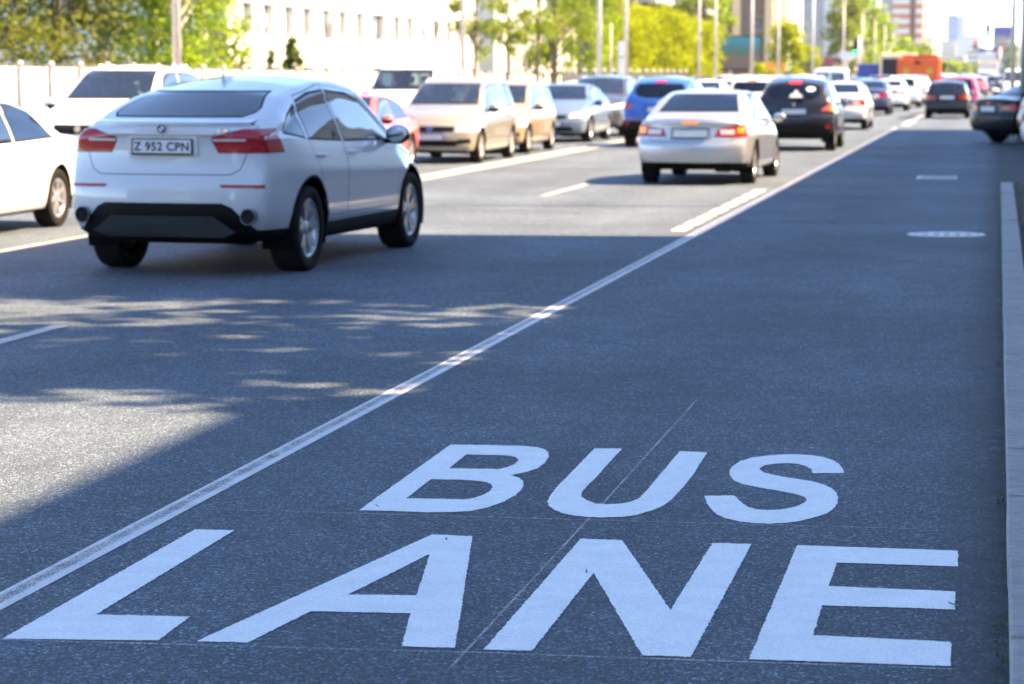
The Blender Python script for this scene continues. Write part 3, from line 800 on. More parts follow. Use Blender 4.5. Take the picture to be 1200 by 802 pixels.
def make_wagon():
    S = dict(wb=2.63, ro=1.06, fo=.88, w=1.71, h=1.44, wr=.305, tw=.195, step=.07, sm=.05, crown=.035,
        top=[(-1.06, 1.30), (-.98, 1.375), (0, 1.43), (1.0, 1.44), (1.55, 1.40), (2.35, .98), (3.0, .88), (3.51, .76)],
        belt=[(-1.06, .90), (1.5, .88), (2.5, .84), (3.51, .66)],
        plan=[(-1.06, .95), (-.4, .99), (0, 1.0), (2.6, .99), (3.2, .97), (3.51, .93)],
        bot=[(-1.06, .32), (-.4, .24), (0, .2), (3.0, .19), (3.51, .22)],
        tumb=[(-1, .34), (1, .36), (2.3, .4)],
        inR=[(.3, .06), (.42, .0), (.58, .0), (.62, .04), (.9, .06), (1.4, .38)],
        inF=[(.2, .06), (.35, .0), (.5, 0), (.7, .03), (.85, .06)], kR=.08, kF=.14, blR=1.0, cab=(-.3, 2.3, .88), rows=(.25, 1.2))
    root = empty('estate_car', (0, 0, 0), 0, None, 'car'); B = Body(S); pm = P_GREEN
    up = lambda c: c.z > .86
    B.panel('windscreen', G_TINT, 'y', 1, [(-.64, 1.01), (.64, 1.01), (.54, 1.36), (-.54, 1.36)], lambda c: c.y > 1.45 and c.z > .95, frame=.02)
    B.panel('rear_window', G_TINT, 'y', -1, [(-.66, .93), (.66, .93), (.56, 1.30), (-.56, 1.30)], lambda c: c.y < -.2 and c.z > .9, frame=.02)
    for sg in (1, -1):
        B.panel('side_window', G_TINT, 'x', sg, [(1.05, .915), (2.18, .90), (1.55, 1.30), (1.05, 1.36)], up, frame=.02)
        B.panel('side_window', G_TINT, 'x', sg, [(.12, .93), (1.0, .917), (1.0, 1.36), (.12, 1.35)], up, frame=.02)
        B.panel('quarter_window', G_TINT, 'x', sg, [(-.80, .95), (.06, .932), (.06, 1.35), (-.55, 1.31)], up, frame=.02)
        f = (lambda p: p) if sg > 0 else mirx
        B.panel('indicator', L_ORANGE, 'y', -1, f([(.64, .73), (.90, .73), (.90, .88), (.64, .88)]), lambda c: c.y < -.6, pop=.003)
        B.panel('tail_light', L_RED, 'y', -1, f([(.42, .73), (.64, .73), (.64, .88), (.42, .88)]), lambda c: c.y < -.6, pop=.003)
        B.panel('headlight', L_CLEAR, 'y', 1, f([(.46, .58), (.92, .60), (.92, .72), (.46, .70)]), lambda c: c.y > 2.8)
    B.panel('bumper_strip', DIFFG, 'y', -1, [(-1.1, .40), (1.1, .40), (1.1, .54), (-1.1, .54)], lambda c: c.y < -.45)
    B.panel('lower_bumper', TRIM, 'y', -1, [(-1.1, .15), (1.1, .15), (1.1, .40), (-1.1, .40)], lambda c: c.y < -.45)
    B.panel('grille', TRIM, 'y', 1, [(-.44, .58), (.44, .58), (.44, .70), (-.44, .70)], lambda c: c.y > 3.)
    B.arch(0, .305, .35); B.arch(2.63, .305, .35)
    B.finish(root, pm); put_wheels(root, S, 'mpv', 8, STEELC)
    std_details(B, root, S, pm, .80, .45, None, (.82, 1.98, .95), ((1.15, .26), .82))
    # red warning triangle decal behind the glass
    return root
def make_van():
    S = dict(wb=3.0, ro=.98, fo=.90, w=1.90, h=1.97, wr=.33, tw=.215, step=.08, sm=.08, crown=.04,
        top=[(-.98, 1.86), (-.9, 1.92), (0, 1.97), (1.6, 1.97), (2.15, 1.92), (2.95, 1.25), (3.4, 1.13), (3.75, 1.02), (3.90, .85)],
        belt=[(-.98, 1.15), (2.6, 1.12), (3.2, 1.05), (3.9, .80)],
        plan=[(-.98, .97), (-.4, .995), (0, 1.0), (2.9, .99), (3.4, .97), (3.90, .90)],
        bot=[(-.98, .34), (-.3, .26), (3.3, .22), (3.90, .26)],
        tumb=[(-1, .12), (1, .13), (2.6, .2)],
        inR=[(.3, .05), (.45, .0), (.7, .0), (.76, .03), (1.2, .04), (1.9, .10)],
        inF=[(.2, .08), (.4, .01), (.6, 0), (.8, .04), (1.0, .1)], kR=.05, kF=.28, cab=(0, 2.85, 1.15), rows=(.4, 1.7))
    root = empty('van', (0, 0, 0), 0, None, 'van'); B = Body(S); pm = P_WHITE
    up = lambda c: c.z > 1.05
    B.panel('windscreen', G_CLEAR, 'y', 1, [(-.80, 1.27), (.80, 1.27), (.72, 1.80), (-.72, 1.80)], lambda c: c.y > 1.8 and c.z > 1.2, frame=.025)
    for sg in (1, -1):
        f = (lambda p: p) if sg > 0 else mirx
        B.panel('rear_window', G_TINT, 'y', -1, f([(.06, 1.22), (.70, 1.22), (.66, 1.72), (.06, 1.72)]), lambda c: c.y < -.5 and c.z > 1.1, frame=.03)
        B.panel('side_window', G_TINT, 'x', sg, [(1.75, 1.20), (2.68, 1.18), (2.30, 1.68), (1.75, 1.76)], up, frame=.025)
        B.panel('side_window', G_TINT, 'x', sg, [(.40, 1.22), (1.60, 1.20), (1.60, 1.76), (.40, 1.76)], up, frame=.025)
        B.panel('side_window', G_DARK, 'x', sg, [(-.80, 1.22), (.25, 1.22), (.25, 1.76), (-.75, 1.74)], up, frame=.025)
        B.panel('headlight', L_CLEAR, 'y', 1, f([(.50, .70), (.98, .74), (.98, .98), (.80, .98), (.55, .86)]), lambda c: c.y > 2.9, frame=.008)
        B.panel('tail_light', L_RED, 'y', -1, f([(.80, .85), (1.0, .85), (1.0, 1.40), (.80, 1.40)]), lambda c: c.y < -.6)
    B.panel('grille', TRIM, 'y', 1, [(-.46, .72), (.46, .72), (.50, .86), (-.50, .86)], lambda c: c.y > 3.3)
    B.panel('air_intake', TRIM, 'y', 1, [(-.60, .32), (.60, .32), (.56, .48), (-.56, .48)], lambda c: c.y > 3.3)
    B.arch(0, .33, .385); B.arch(3.0, .33, .385)
    for sg in (1, -1):
        B.panel('front_door', None, 'x', sg, [(1.68, .38), (2.58, .38), (2.72, 1.10), (2.34, 1.74), (1.68, 1.86)], None, seam=.007)
    B.finish(root, pm); put_wheels(root, S, 'sedan', 7, STEELC)
    std_details(B, root, S, pm, .75, .56, None, (.93, 2.55, 1.22), ((1.85,), 1.05))
    ring_emblem(root, 0, B.front(0, .80)+.004, .80, .06, CHROME, True)
    return root
def wheel_pair(root, y, W, r, tw, mat=None):
    tm, rm = wheel_meshes('lorry', r, r*.55, tw, 9, STEELC)
    for sg in (1, -1):
        e = link_mesh('wheel', tm, root); e.location = (sg*(W/2-tw/2-.02), y, r-.004); e.rotation_euler = (0, 0, 0 if sg > 0 else math.pi)
        link_mesh('rim', rm, e)
def make_bus():
    root = empty('bus', (0, 0, 0), 0, None, 'bus')
    b = bmesh.new(); add_box(b, -1.25, 1.25, -2.8, 8.6, .35, 3.1, .22); o = bm_obj('body', b, P_CREAM, root, True)
    for p in o.data.polygons: p.use_smooth = False
    box_part('rear_window', root, G_DARKS, (-1.02, 1.02, -2.815, -2.79, 1.55, 2.72), bev=.008)
    box_part('engine_door', root, UNDER, (-.8, .8, -2.815, -2.79, .6, 1.2))
    for x in (-1, 1):
        box_part('tail_light', root, L_RED, (x*.95-.12, x*.95+.12, -2.82, -2.79, .85, 1.35))
        for k in range(6): box_part('side_window', root, G_DARKS, (x*1.25-.012, x*1.25+.012, -2.2+1.75*k, -.6+1.75*k, 1.5, 2.5), bev=.005)
        b = bmesh.new(); add_box(b, x*1.42-.1, x*1.42+.1, 8.3, 8.4, 1.9, 2.3, .03); add_cyl(b, (x*1.2, 8.35, 2.4), (x*1.42, 8.35, 2.2), .02); bm_obj('side_mirror', b, TRIM, root)
    box_part('windscreen', root, G_DARKS, (-1.1, 1.1, 8.59, 8.615, 1.3, 2.8), bev=.008)
    box_part('roof_hatch', root, P_CREAM, (-.4, .4, 1, 1.8, 3.1, 3.17), bev=.02)
    box_part('skirt', root, P_ORANGE, (-1.258, 1.258, -2.81, 8.61, .5, .62), (-1.258, 1.258, -2.806, 8.606, 1.38, 1.46))
    box_part('lower_bumper', root, TRIM, (-1.2, 1.2, -2.9, -2.78, .38, .58))
    for y in (0, 5.9): wheel_pair(root, y, 2.5, .5, .3)
    return root
def make_tipper():
    root = empty('tipper_truck', (0, 0, 0), 0, None, 'truck')
    b = bmesh.new()
    add_box(b, -1.24, 1.24, -1.62, -1.54, 1.12, 2.62, .02)
    for x in (-1.21, 1.21): add_box(b, x-.04, x+.04, -1.538, 3.6, 1.14, 2.62, .02)
    add_box(b, -1.165, 1.165, 3.5, 3.6, 1.16, 2.9, .02); add_box(b, -1.165, 1.165, -1.538, 3.49, 1.16, 1.26)
    for x in (-1.2, 1.2):
        for k in range(6): add_box(b, x*1.045-.03, x*1.045+.03, -1.4+k*.9, -1.3+k*.9, 1.2, 2.6)
    bm_obj('tipper_body', b, P_ORANGE, root)
    box_part('tailgate_rib', root, P_ORANGE, (-1.29, -1.16, -1.66, -1.622, 1.1, 2.7), (1.16, 1.29, -1.66, -1.622, 1.1, 2.7), (-1.155, 1.155, -1.66, -1.622, 2.48, 2.6), (-1.155, 1.155, -1.66, -1.622, 1.14, 1.24))
    for x in (-.72, .72):
        b = bmesh.new(); add_cyl(b, (x, -1.64, 1.85), (x, -1.622, 1.85), .22, n=6); bm_obj('reflector_panel', b, P_YELLOW, root)
    b = bmesh.new()
    for k in range(40): add_ball(b, (random.uniform(-1, 1), random.uniform(-1.3, 3.2), random.uniform(2.3, 2.52)), random.uniform(.15, .35), 7, 5, (1.3, 1.3, .8))
    bm_obj('load', b, UNDER, root)
    b = bmesh.new(); add_box(b, -.45, .45, -1.5, 5.6, .8, 1.08, .02); add_box(b, -1.1, 1.1, -1.58, -1.5, .72, .9, .02); bm_obj('chassis', b, TRIM, root)
    b = bmesh.new(); add_box(b, -1.2, 1.2, 3.9, 5.9, .7, 2.75, .15); bm_obj('cab', b, P_ORANGE, root)
    box_part('windscreen', root, G_DARKS, (-1.05, 1.05, 5.89, 5.915, 1.7, 2.5))
    for x in (-1, 1):
        box_part('side_window', root, G_DARKS, (x*1.2-.012, x*1.2+.012, 4.4, 5.5, 1.75, 2.5), bev=.005)
        box_part('tail_light', root, L_RED, (x*.85-.18, x*.85+.18, -1.61, -1.57, .76, .88))
        b = bmesh.new(); add_box(b, x*1.42-.1, x*1.42+.1, 5.7, 5.8, 1.8, 2.4, .03); add_cyl(b, (x*1.2, 5.75, 2.4), (x*1.42, 5.75, 2.3), .02); bm_obj('side_mirror', b, TRIM, root)
        box_part('mud_flap', root, RUBBER, (x*.95-.25, x*.95+.25, -.72, -.70, .3, .8), bev=.004)
    for y in (0, 1.3, 5.0): wheel_pair(root, y, 2.45, .5, .3)
    return root
P_ORANGE = plain("paint_orange", (.78, .12, .012), .45)
P_YELLOW = plain("paint_yellow", (.70, .36, .02), .5)
P_TRUCKBLUE = plain("paint_truck_blue", (.04, .06, .30), .45)
G_DARKS = plain("dark_window", (.012, .014, .018), .25, spec=.3)
def make_lorry():
    root = empty('box_truck', (0, 0, 0), 0, None, 'truck')
    b = bmesh.new(); add_box(b, -1.1, 1.1, -1.3, 2.9, .95, 2.35, .03); bm_obj('cargo_box', b, P_TRUCKBLUE, root)
    box_part('rear_door', root, P_TRUCKBLUE, (-1.05, -.01, -1.33, -1.302, 1.0, 2.3), (.01, 1.05, -1.33, -1.302, 1.0, 2.3))
    b = bmesh.new(); add_box(b, -.4, .4, -1.2, 4.6, .6, .9, .02); bm_obj('chassis', b, TRIM, root)
    b = bmesh.new(); add_box(b, -1.0, 1.0, 3.1, 4.7, .5, 2.2, .15); bm_obj('cab', b, P_WHITE, root)
    box_part('windscreen', root, G_DARKS, (-.9, .9, 4.69, 4.715, 1.3, 2.0))
    for x in (-1, 1):
        box_part('side_window', root, G_DARKS, (x-.012, x+.012, 3.5, 4.3, 1.35, 2.0), bev=.005)
        box_part('tail_light', root, L_RED, (x*.85-.15, x*.85+.15, -1.29, -1.25, .7, .82))
    for y in (0, 3.6): wheel_pair(root, y, 2.1, .42, .25)
    return root
# ------------------------------------------------------------------ ground, road and paint
def asphalt():
    m, n, l, b = new_mat("asphalt")
    oc = objcoord(n)
    v = n.new("ShaderNodeTexVoronoi"); v.inputs["Scale"].default_value = 112; l.new(oc, v.inputs["Vector"])
    v2 = n.new("ShaderNodeTexVoronoi"); v2.inputs["Scale"].default_value = 30; l.new(oc, v2.inputs["Vector"])
    fine = noise(n, l, 260, 3, .7, oc)
    big = noise(n, l, .35, 5, .6, oc); mid = noise(n, l, 3.5, 5, .65, oc)
    stone = ramp(n, l, v.outputs["Color"], [(.0, (.014, .014, .016)), (.5, (.045, .044, .045)), (.8, (.12, .117, .113)), (1, (.36, .35, .34))])
    c = mixc(n, l, .30, stone.outputs[0], ramp(n, l, fine.outputs[0], [(.32, (.033, .033, .034)), (.7, (.115, .113, .110))]).outputs[0])
    c = mixc(n, l, ramp(n, l, v2.outputs["Distance"], [(.0, .55), (.10, .0)]).outputs[0], c, (.20, .195, .19))
    c = mixc(n, l, 1., c, ramp(n, l, big.outputs[0], [(.3, .74), (.7, 1.22)]).outputs[0], 'MULTIPLY')
    c = mixc(n, l, 1., c, ramp(n, l, mid.outputs[0], [(.3, .84), (.7, 1.14)]).outputs[0], 'MULTIPLY')
    # wheel paths run along each lane, dust toward the gutter, stains
    sep = n.new("ShaderNodeSeparateXYZ"); l.new(oc, sep.inputs[0])
    w = n.new("ShaderNodeTexWave"); w.wave_type = 'BANDS'; w.bands_direction = 'X'; w.inputs["Scale"].default_value = .18; w.inputs["Distortion"].default_value = .8; w.inputs["Detail"].default_value = 2; w.inputs["Detail Scale"].default_value = .2
    l.new(oc, w.inputs[0])
    c = mixc(n, l, 1., c, ramp(n, l, w.outputs[0], [(.0, .93), (1., 1.08)]).outputs[0], 'MULTIPLY')
    gut = n.new("ShaderNodeMapRange"); l.new(sep.outputs[0], gut.inputs[0])
    gut.inputs[1].default_value = -.22; gut.inputs[2].default_value = .05; gut.inputs[3].default_value = 0; gut.inputs[4].default_value = 1.6
    gm = n.new("ShaderNodeMath"); gm.operation = 'MULTIPLY'; l.new(gut.outputs[0], gm.inputs[0]); l.new(noise(n, l, 9, 4, .7, oc).outputs[0], gm.inputs[1]); gm.use_clamp = True
    c = mixc(n, l, gm.outputs[0], c, (.016, .014, .012))
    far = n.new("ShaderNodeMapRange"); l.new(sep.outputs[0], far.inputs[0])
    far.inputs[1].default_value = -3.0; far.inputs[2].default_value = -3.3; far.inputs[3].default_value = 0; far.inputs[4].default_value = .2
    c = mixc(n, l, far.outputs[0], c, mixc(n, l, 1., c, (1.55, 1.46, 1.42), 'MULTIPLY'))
    c = mixc(n, l, 1., c, (1.62, 2.18, 2.72), "MULTIPLY")
    l.new(c, b.inputs["Base Color"]); setv(b, Roughness=.7, Specular_IOR_Level=.22)
    h = n.new("ShaderNodeMath"); h.operation = 'ADD'; l.new(fine.outputs[0], h.inputs[0])
    iv = n.new("ShaderNodeMath"); iv.operation = 'MULTIPLY'; iv.inputs[1].default_value = -1.1; l.new(v.outputs["Distance"], iv.inputs[0]); l.new(iv.outputs[0], h.inputs[1])
    bump(n, l, h.outputs[0], b, .9, .013)
    return m
def road_paint(name, c, worn, scale=1., axis=None):
    """paint over coarse asphalt: chips where the stones stand proud; axis = (centre, half width) worn along the middle"""
    m = bpy.data.materials.new(name); m.use_nodes = True; MATS[name] = m
    n = m.node_tree.nodes; l = m.node_tree.links; b = n["Principled BSDF"]; out = n["Material Output"]
    oc = objcoord(n)
    fine = noise(n, l, 230, 3, .7, oc); mid = noise(n, l, 7*scale, 5, .6, oc); streak = noise(n, l, 30, 3, .6, oc)
    cc = mixc(n, l, ramp(n, l, mid.outputs[0], [(.35, 0.), (.7, .6)]).outputs[0], c, tuple(x*.80 for x in c))
    cc = mixc(n, l, ramp(n, l, streak.outputs[0], [(.55, 0.), (.75, .18)]).outputs[0], cc, (.36, .36, .36))
    cc = mixc(n, l, 1., cc, ramp(n, l, noise(n, l, 120, 2, .6, oc).outputs[0], [(.3, .80), (.65, 1.05)]).outputs[0], "MULTIPLY")
    l.new(cc, b.inputs["Base Color"]); setv(b, Roughness=.55, Specular_IOR_Level=.3)
    bump(n, l, fine.outputs[0], b, .35, .006)
    t = n.new("ShaderNodeMath"); t.operation = 'ADD'; l.new(fine.outputs[0], t.inputs[0])
    q = n.new("ShaderNodeMath"); q.operation = 'MULTIPLY_ADD'; l.new(mid.outputs[0], q.inputs[0]); q.inputs[1].default_value = .3; q.inputs[2].default_value = -.15
    l.new(q.outputs[0], t.inputs[1])
    src = t.outputs[0]
    if axis:
        sep = n.new("ShaderNodeSeparateXYZ"); l.new(oc, sep.inputs[0])
        d = n.new("ShaderNodeMath"); d.operation = 'ADD'; d.inputs[1].default_value = -axis[0]; l.new(sep.outputs[0], d.inputs[0])
        a = n.new("ShaderNodeMath"); a.operation = 'ABSOLUTE'; l.new(d.outputs[0], a.inputs[0])
        r = n.new("ShaderNodeMapRange"); l.new(a.outputs[0], r.inputs[0]); r.inputs[1].default_value = axis[1]*.25; r.inputs[2].default_value = axis[1]*.6; r.inputs[3].default_value = .15; r.inputs[4].default_value = 0
        s = n.new("ShaderNodeMath"); s.operation = 'ADD'; l.new(src, s.inputs[0]); l.new(r.outputs[0], s.inputs[1]); src = s.outputs[0]
    al = ramp(n, l, src, [(worn-.03, 1.), (worn+.05, 0.)])
    tr = n.new("ShaderNodeBsdfTransparent"); mx = n.new("ShaderNodeMixShader")
    l.new(al.outputs[0], mx.inputs[0]); l.new(tr.outputs[0], mx.inputs[1]); l.new(b.outputs[0], mx.inputs[2]); l.new(mx.outputs[0], out.inputs[0])
    return m
ASPH = asphalt()
PAINT_FRESH = road_paint("road_paint_fresh", (.84, .84, .83), .80)
PAINT_LINE = road_paint("road_paint_line", (.66, .66, .65), .64, 1, (-3.125, .062))
PAINT_OLD = road_paint("road_paint_old", (.50, .49, .47), .60)
PAINT_CREAM = road_paint("road_paint_cream", (.78, .70, .52), .72)
CHALK = road_paint("chalk", (.66, .66, .65), .47)
def stone_mat(name, c, sc_=18, rough=.85, b_=.4, dirt=(.10, .095, .085)):
    m, n, l, b = new_mat(name); oc = objcoord(n)
    a = noise(n, l, sc_, 6, .65, oc); d = noise(n, l, 1.3, 5, .6, oc); f = noise(n, l, 180, 2, .6, oc)
    cc = ramp(n, l, a.outputs[0], [(.3, tuple(x*.8 for x in c)), (.7, tuple(x*1.15 for x in c))]).outputs[0]
    cc = mixc(n, l, ramp(n, l, d.outputs[0], [(.5, 0.), (.8, .5)]).outputs[0], cc, dirt)
    cc = mixc(n, l, 1., cc, ramp(n, l, f.outputs[0], [(.3, .85), (.7, 1.12)]).outputs[0], 'MULTIPLY')
    l.new(cc, b.inputs["Base Color"]); setv(b, Roughness=rough, Specular_IOR_Level=.3); bump(n, l, f.outputs[0], b, b_, .006)
    return m
KERB = stone_mat("kerb_concrete", (.34, .325, .31), 14, .9, .7, (.17, .16, .145))
PAVE = stone_mat("pavement", (.26, .25, .24), 8)
SOIL = stone_mat("verge_soil", (.085, .078, .065), 12, .95, .9, (.05, .045, .035))
LAND = stone_mat("open_ground", (.12, .13, .075), .2, .95, .2)
def sheet(name, x0, x1, y0, y1, z, mat, kind='structure', nx=1, ny=1):
    vs = [(x0+(x1-x0)*i/nx, y0+(y1-y0)*j/ny, z) for j in range(ny+1) for i in range(nx+1)]
    fs = [(j*(nx+1)+i, j*(nx+1)+i+1, (j+1)*(nx+1)+i+1, (j+1)*(nx+1)+i) for j in range(ny) for i in range(nx)]
    o = py_obj(name, vs, fs, mat)
    if kind: o['kind'] = kind
    return o
sheet('ground', -3500, 3500, -300, 6500, -.06, LAND)
sheet('road', -17.2, 9.0, -40, 1600, 0, ASPH)
def slab(name, x0, x1, y0, y1, z0, z1, mat, bev=0):
    b = bmesh.new(); add_box(b, x0, x1, y0, y1, z0, z1, bev); o = bm_obj(name, b, mat); o['kind'] = 'structure'; return o
slab('left_pavement', -23.0, -17.2, -40, 1600, -.05, .11, PAVE)
slab('right_verge', .245, 9.0, -40, 36.2, -.05, .075, SOIL)
# kerb stones on the right: one kerb, stones about 0.9 m long with open joints
b = bmesh.new(); y = -6.0; random.seed(3)
for i in range(36):
    L_ = 1.16; j = random.uniform(-.003, .003)
    add_box(b, .066+j, .238+j, y+.010, y+L_-.010, -.04, .112+random.uniform(-.003, .003), .008); y += L_
for f in b.faces: f.smooth = False
kerb = bm_obj('kerb', b, KERB); kerb['kind'] = 'structure'
b = bmesh.new(); y = -6.0
for i in range(200): add_box(b, -17.35, -17.2, y+.004, y+.996, -.04, .125, .01); y += 1.0
kl = bm_obj('left_kerb', b, KERB); kl['kind'] = 'structure'
random.seed(11)
LETTERS = {
 'L': [[(-2.899,6.595),(-2.433,6.667),(-2.443,6.988),(-2.742,6.958),(-2.749,8.378),(-2.899,8.364)]],
 'A': [[(-2.316,6.681),(-2.160,6.693),(-2.094,7.135),(-1.778,7.170),(-1.699,6.738),(-1.539,6.754),(-1.857,8.439),(-2.010,8.443)],[(-2.043,7.393),(-1.820,7.426),(-1.935,8.088)]],
 'N': [[(-1.452,6.749),(-1.309,6.762),(-1.314,7.889),(-0.983,6.771),(-0.842,6.783),(-0.837,8.498),(-0.978,8.489),(-0.982,7.379),(-1.307,8.476),(-1.459,8.470)]],
 'E': [[(-0.673,6.788),(-0.098,6.820),(-0.101,7.120),(-0.514,7.125),(-0.515,7.542),(-0.100,7.564),(-0.103,7.835),(-0.515,7.835),(-0.514,8.226),(-0.101,8.243),(-0.104,8.522),(-0.674,8.509)]],
 'B': [[(-2.403,8.865),(-2.253,8.875),(-2.135,8.875),(-2.038,8.899),(-1.972,8.932),(-1.925,9.023),(-1.891,9.145),(-1.872,9.307),(-1.871,9.439),(-1.885,9.557),(-1.911,9.658),(-1.941,9.731),(-1.987,9.783),(-1.938,9.875),(-1.909,9.979),(-1.903,10.120),(-1.919,10.298),(-1.942,10.415),(-1.975,10.500),(-2.019,10.552),(-2.092,10.576),(-2.247,10.572),(-2.423,10.548)],[(-2.281,9.904),(-2.069,9.927),(-2.040,9.982),(-2.027,10.080),(-2.031,10.171),(-2.048,10.235),(-2.075,10.277),(-2.120,10.294),(-2.291,10.286)],[(-2.285,9.159),(-2.057,9.179),(-2.020,9.221),(-2.000,9.303),(-1.992,9.392),(-2.003,9.488),(-2.025,9.556),(-2.055,9.596),(-2.100,9.619),(-2.165,9.629),(-2.293,9.617)]],
 'U': [[(-1.635,10.591),(-1.758,10.571),(-1.746,9.785),(-1.744,9.589),(-1.736,9.383),(-1.720,9.205),(-1.698,9.111),(-1.665,9.034),(-1.618,8.965),(-1.568,8.925),(-1.510,8.904),(-1.443,8.904),(-1.374,8.931),(-1.328,8.984),(-1.287,9.083),(-1.254,9.200),(-1.240,9.367),(-1.233,9.654),(-1.232,10.010),(-1.245,10.560),(-1.370,10.567),(-1.369,9.607),(-1.369,9.476),(-1.374,9.339),(-1.394,9.260),(-1.424,9.212),(-1.476,9.183),(-1.521,9.192),(-1.569,9.253),(-1.606,9.336),(-1.621,9.425),(-1.624,9.537),(-1.624,9.810),(-1.630,10.182)]],
 'S': [[(-0.606,10.117),(-0.623,10.245),(-0.647,10.363),(-0.681,10.458),(-0.724,10.526),(-0.777,10.568),(-0.841,10.583),(-0.903,10.570),(-0.963,10.530),(-1.032,10.455),(-1.071,10.348),(-1.093,10.207),(-1.092,10.074),(-1.075,9.948),(-1.047,9.838),(-1.010,9.771),(-0.957,9.715),(-0.900,9.671),(-0.838,9.626),(-0.788,9.585),(-0.751,9.542),(-0.724,9.498),(-0.713,9.441),(-0.715,9.386),(-0.732,9.318),(-0.760,9.249),(-0.800,9.204),(-0.843,9.186),(-0.888,9.192),(-0.919,9.226),(-0.948,9.290),(-0.982,9.396),(-1.008,9.483),(-1.125,9.450),(-1.099,9.308),(-1.066,9.172),(-1.028,9.056),(-0.986,8.980),(-0.932,8.931),(-0.876,8.904),(-0.816,8.902),(-0.759,8.925),(-0.705,8.977),(-0.653,9.071),(-0.615,9.155),(-0.595,9.267),(-0.588,9.395),(-0.594,9.524),(-0.608,9.638),(-0.632,9.726),(-0.673,9.814),(-0.732,9.891),(-0.794,9.932),(-0.857,9.974),(-0.910,10.026),(-0.944,10.067),(-0.969,10.137),(-0.969,10.201),(-0.951,10.267),(-0.912,10.310),(-0.864,10.331),(-0.820,10.320),(-0.778,10.263),(-0.751,10.188),(-0.740,10.090)]],
}
def outline_face(bm, loops, z):
    """letter outline (first loop) with holes, filled; edges follow the coarse stones a little"""
    es = []
    for lp in loops:
        pts = []
        for (x0, y0), (x1, y1) in zip(lp, lp[1:]+lp[:1]):
            d = math.hypot(x1-x0, y1-y0); k = max(1, int(d/.012))
            for i in range(k):
                t = i/k; j = .0014
                pts.append((x0+(x1-x0)*t + random.gauss(0, j), y0+(y1-y0)*t + random.gauss(0, j*1.3)))
        vs = [bm.verts.new((x, y, z)) for x, y in pts]
        es += [bm.edges.new((a, c)) for a, c in zip(vs, vs[1:]+vs[:1])]
    bmesh.ops.triangle_fill(bm, edges=es, use_beauty=True, normal=(0, 0, 1))
    for f in bm.faces:
        if f.normal.z < 0: f.normal_flip()
WORD = {'B': 'first letter of the upper word BUS', 'U': 'middle letter of the upper word BUS', 'S': 'last letter of the upper word BUS',
        'L': 'first letter of the lower word LANE', 'A': 'second letter of the lower word LANE', 'N': 'third letter of the lower word LANE', 'E': 'last letter of the lower word LANE'}
for k, loops in LETTERS.items():
    b = bmesh.new(); outline_face(b, loops, .0018)
    o = bm_obj('painted_letter', b, PAINT_FRESH)
    tag(o, 'white letter %s painted on the asphalt, %s' % (k, WORD[k]), 'painted letter', 'letters of the bus lane marking')
def strip(name, pts, w, z, mat, label=None, cat='road marking', group=None, kind=None):
    vs = []; fs = []
    for i, (x, y) in enumerate(pts):
        a = pts[max(0, i-1)]; c = pts[min(len(pts)-1, i+1)]; d = Vector((c[0]-a[0], c[1]-a[1])).normalized(); q = Vector((-d.y, d.x))*w/2
        vs += [(x+q.x, y+q.y, z), (x-q.x, y-q.y, z)]
    for i in range(len(pts)-1): fs.append((2*i, 2*i+1, 2*i+3, 2*i+2))
    o = py_obj(name, vs, fs, mat)
    for p in o.data.polygons:
        if p.normal.z < 0: p.flip()
    return tag(o, label, cat if label else None, group, kind)
def line(x, y0, y1, w, mat, label, group=None, name='road_line', z=.004):
    return strip(name, [(x, y0), (x, y1)], w, z, mat, label, 'road marking', group)
line(-3.115, -10, 76, .108, PAINT_LINE, z=.0016, label='long solid white line with a worn grey middle, left edge of the bus lane')
segs = []; y = 25.6
for k, L_ in enumerate((1.05, 1.15, .62, .55, 1.35, 1.25, 1.2, 1.15, 1.3)):
    line(-3.36, y, y+L_-.30, .16, PAINT_CREAM, 'short cream dash of the sunlit broken row hugging the solid line', 'short dashes beside the solid line', 'road_dash'); y += L_
for y0, y1 in ((80, 87.5), (90, 98)): line(-3.0, y0, y1, .25, PAINT_CREAM, 'broad cream dash near the dark green estate car' + (', nearer one' if y0 < 85 else ', farther one'), 'broad dashes ahead of the shadow', 'road_dash')
line(-6.16, 9.2, 15.1, .11, PAINT_OLD, 'white lane dash in the shade below the white coupe-roofed SUV', 'lane dashes', 'road_dash')
line(-6.16, 32.6, 36.2, .11, PAINT_OLD, 'white lane dash in the sun left of the silver saloon', 'lane dashes', 'road_dash')
for k in range(8): line(-6.16, 46+k*14, 50+k*14, .11, PAINT_OLD, 'faint lane dash between the queuing cars', 'lane dashes under the queue', 'road_dash')
line(-9.30, -10, 300, .15, PAINT_CREAM, 'long cream centre line between the two directions', None)
line(-9.02, 34, 300, .10, PAINT_CREAM, 'thin second centre line on the near side of the cream line', None)
for k in range(10): line(-13.0, 18+k*14, 22+k*14, .11, PAINT_OLD, 'faint lane dash among the oncoming cars', 'lane dashes under the oncoming queue', 'road_dash')
for k in range(40): line(-3.05, 110+k*12, 114+k*12, .14, PAINT_OLD, 'far lane dash of the bus lane, beyond the dark green estate', 'far bus lane dashes', 'road_dash')
strip('chalk_line', [(-1.50, 6.5), (-1.497, 9.3), (-1.505, 12.3)], .009, .0012, CHALK, 'thin chalk guide line running lengthwise through the letters N and U', 'chalk line')
strip('chalk_line', [(-3.02, 8.775), (-1.6, 8.845), (-.25, 8.915)], .010, .0010, CHALK, 'thin chalk guide line under the word BUS', 'chalk line')
strip('chalk_line', [(-2.95, 6.58), (-1.5, 6.71), (-.08, 6.79)], .011, .0014, CHALK, 'thin chalk guide line under the word LANE', 'chalk line')
CRACK = plain("crack_tar", (.02, .02, .021), .8)
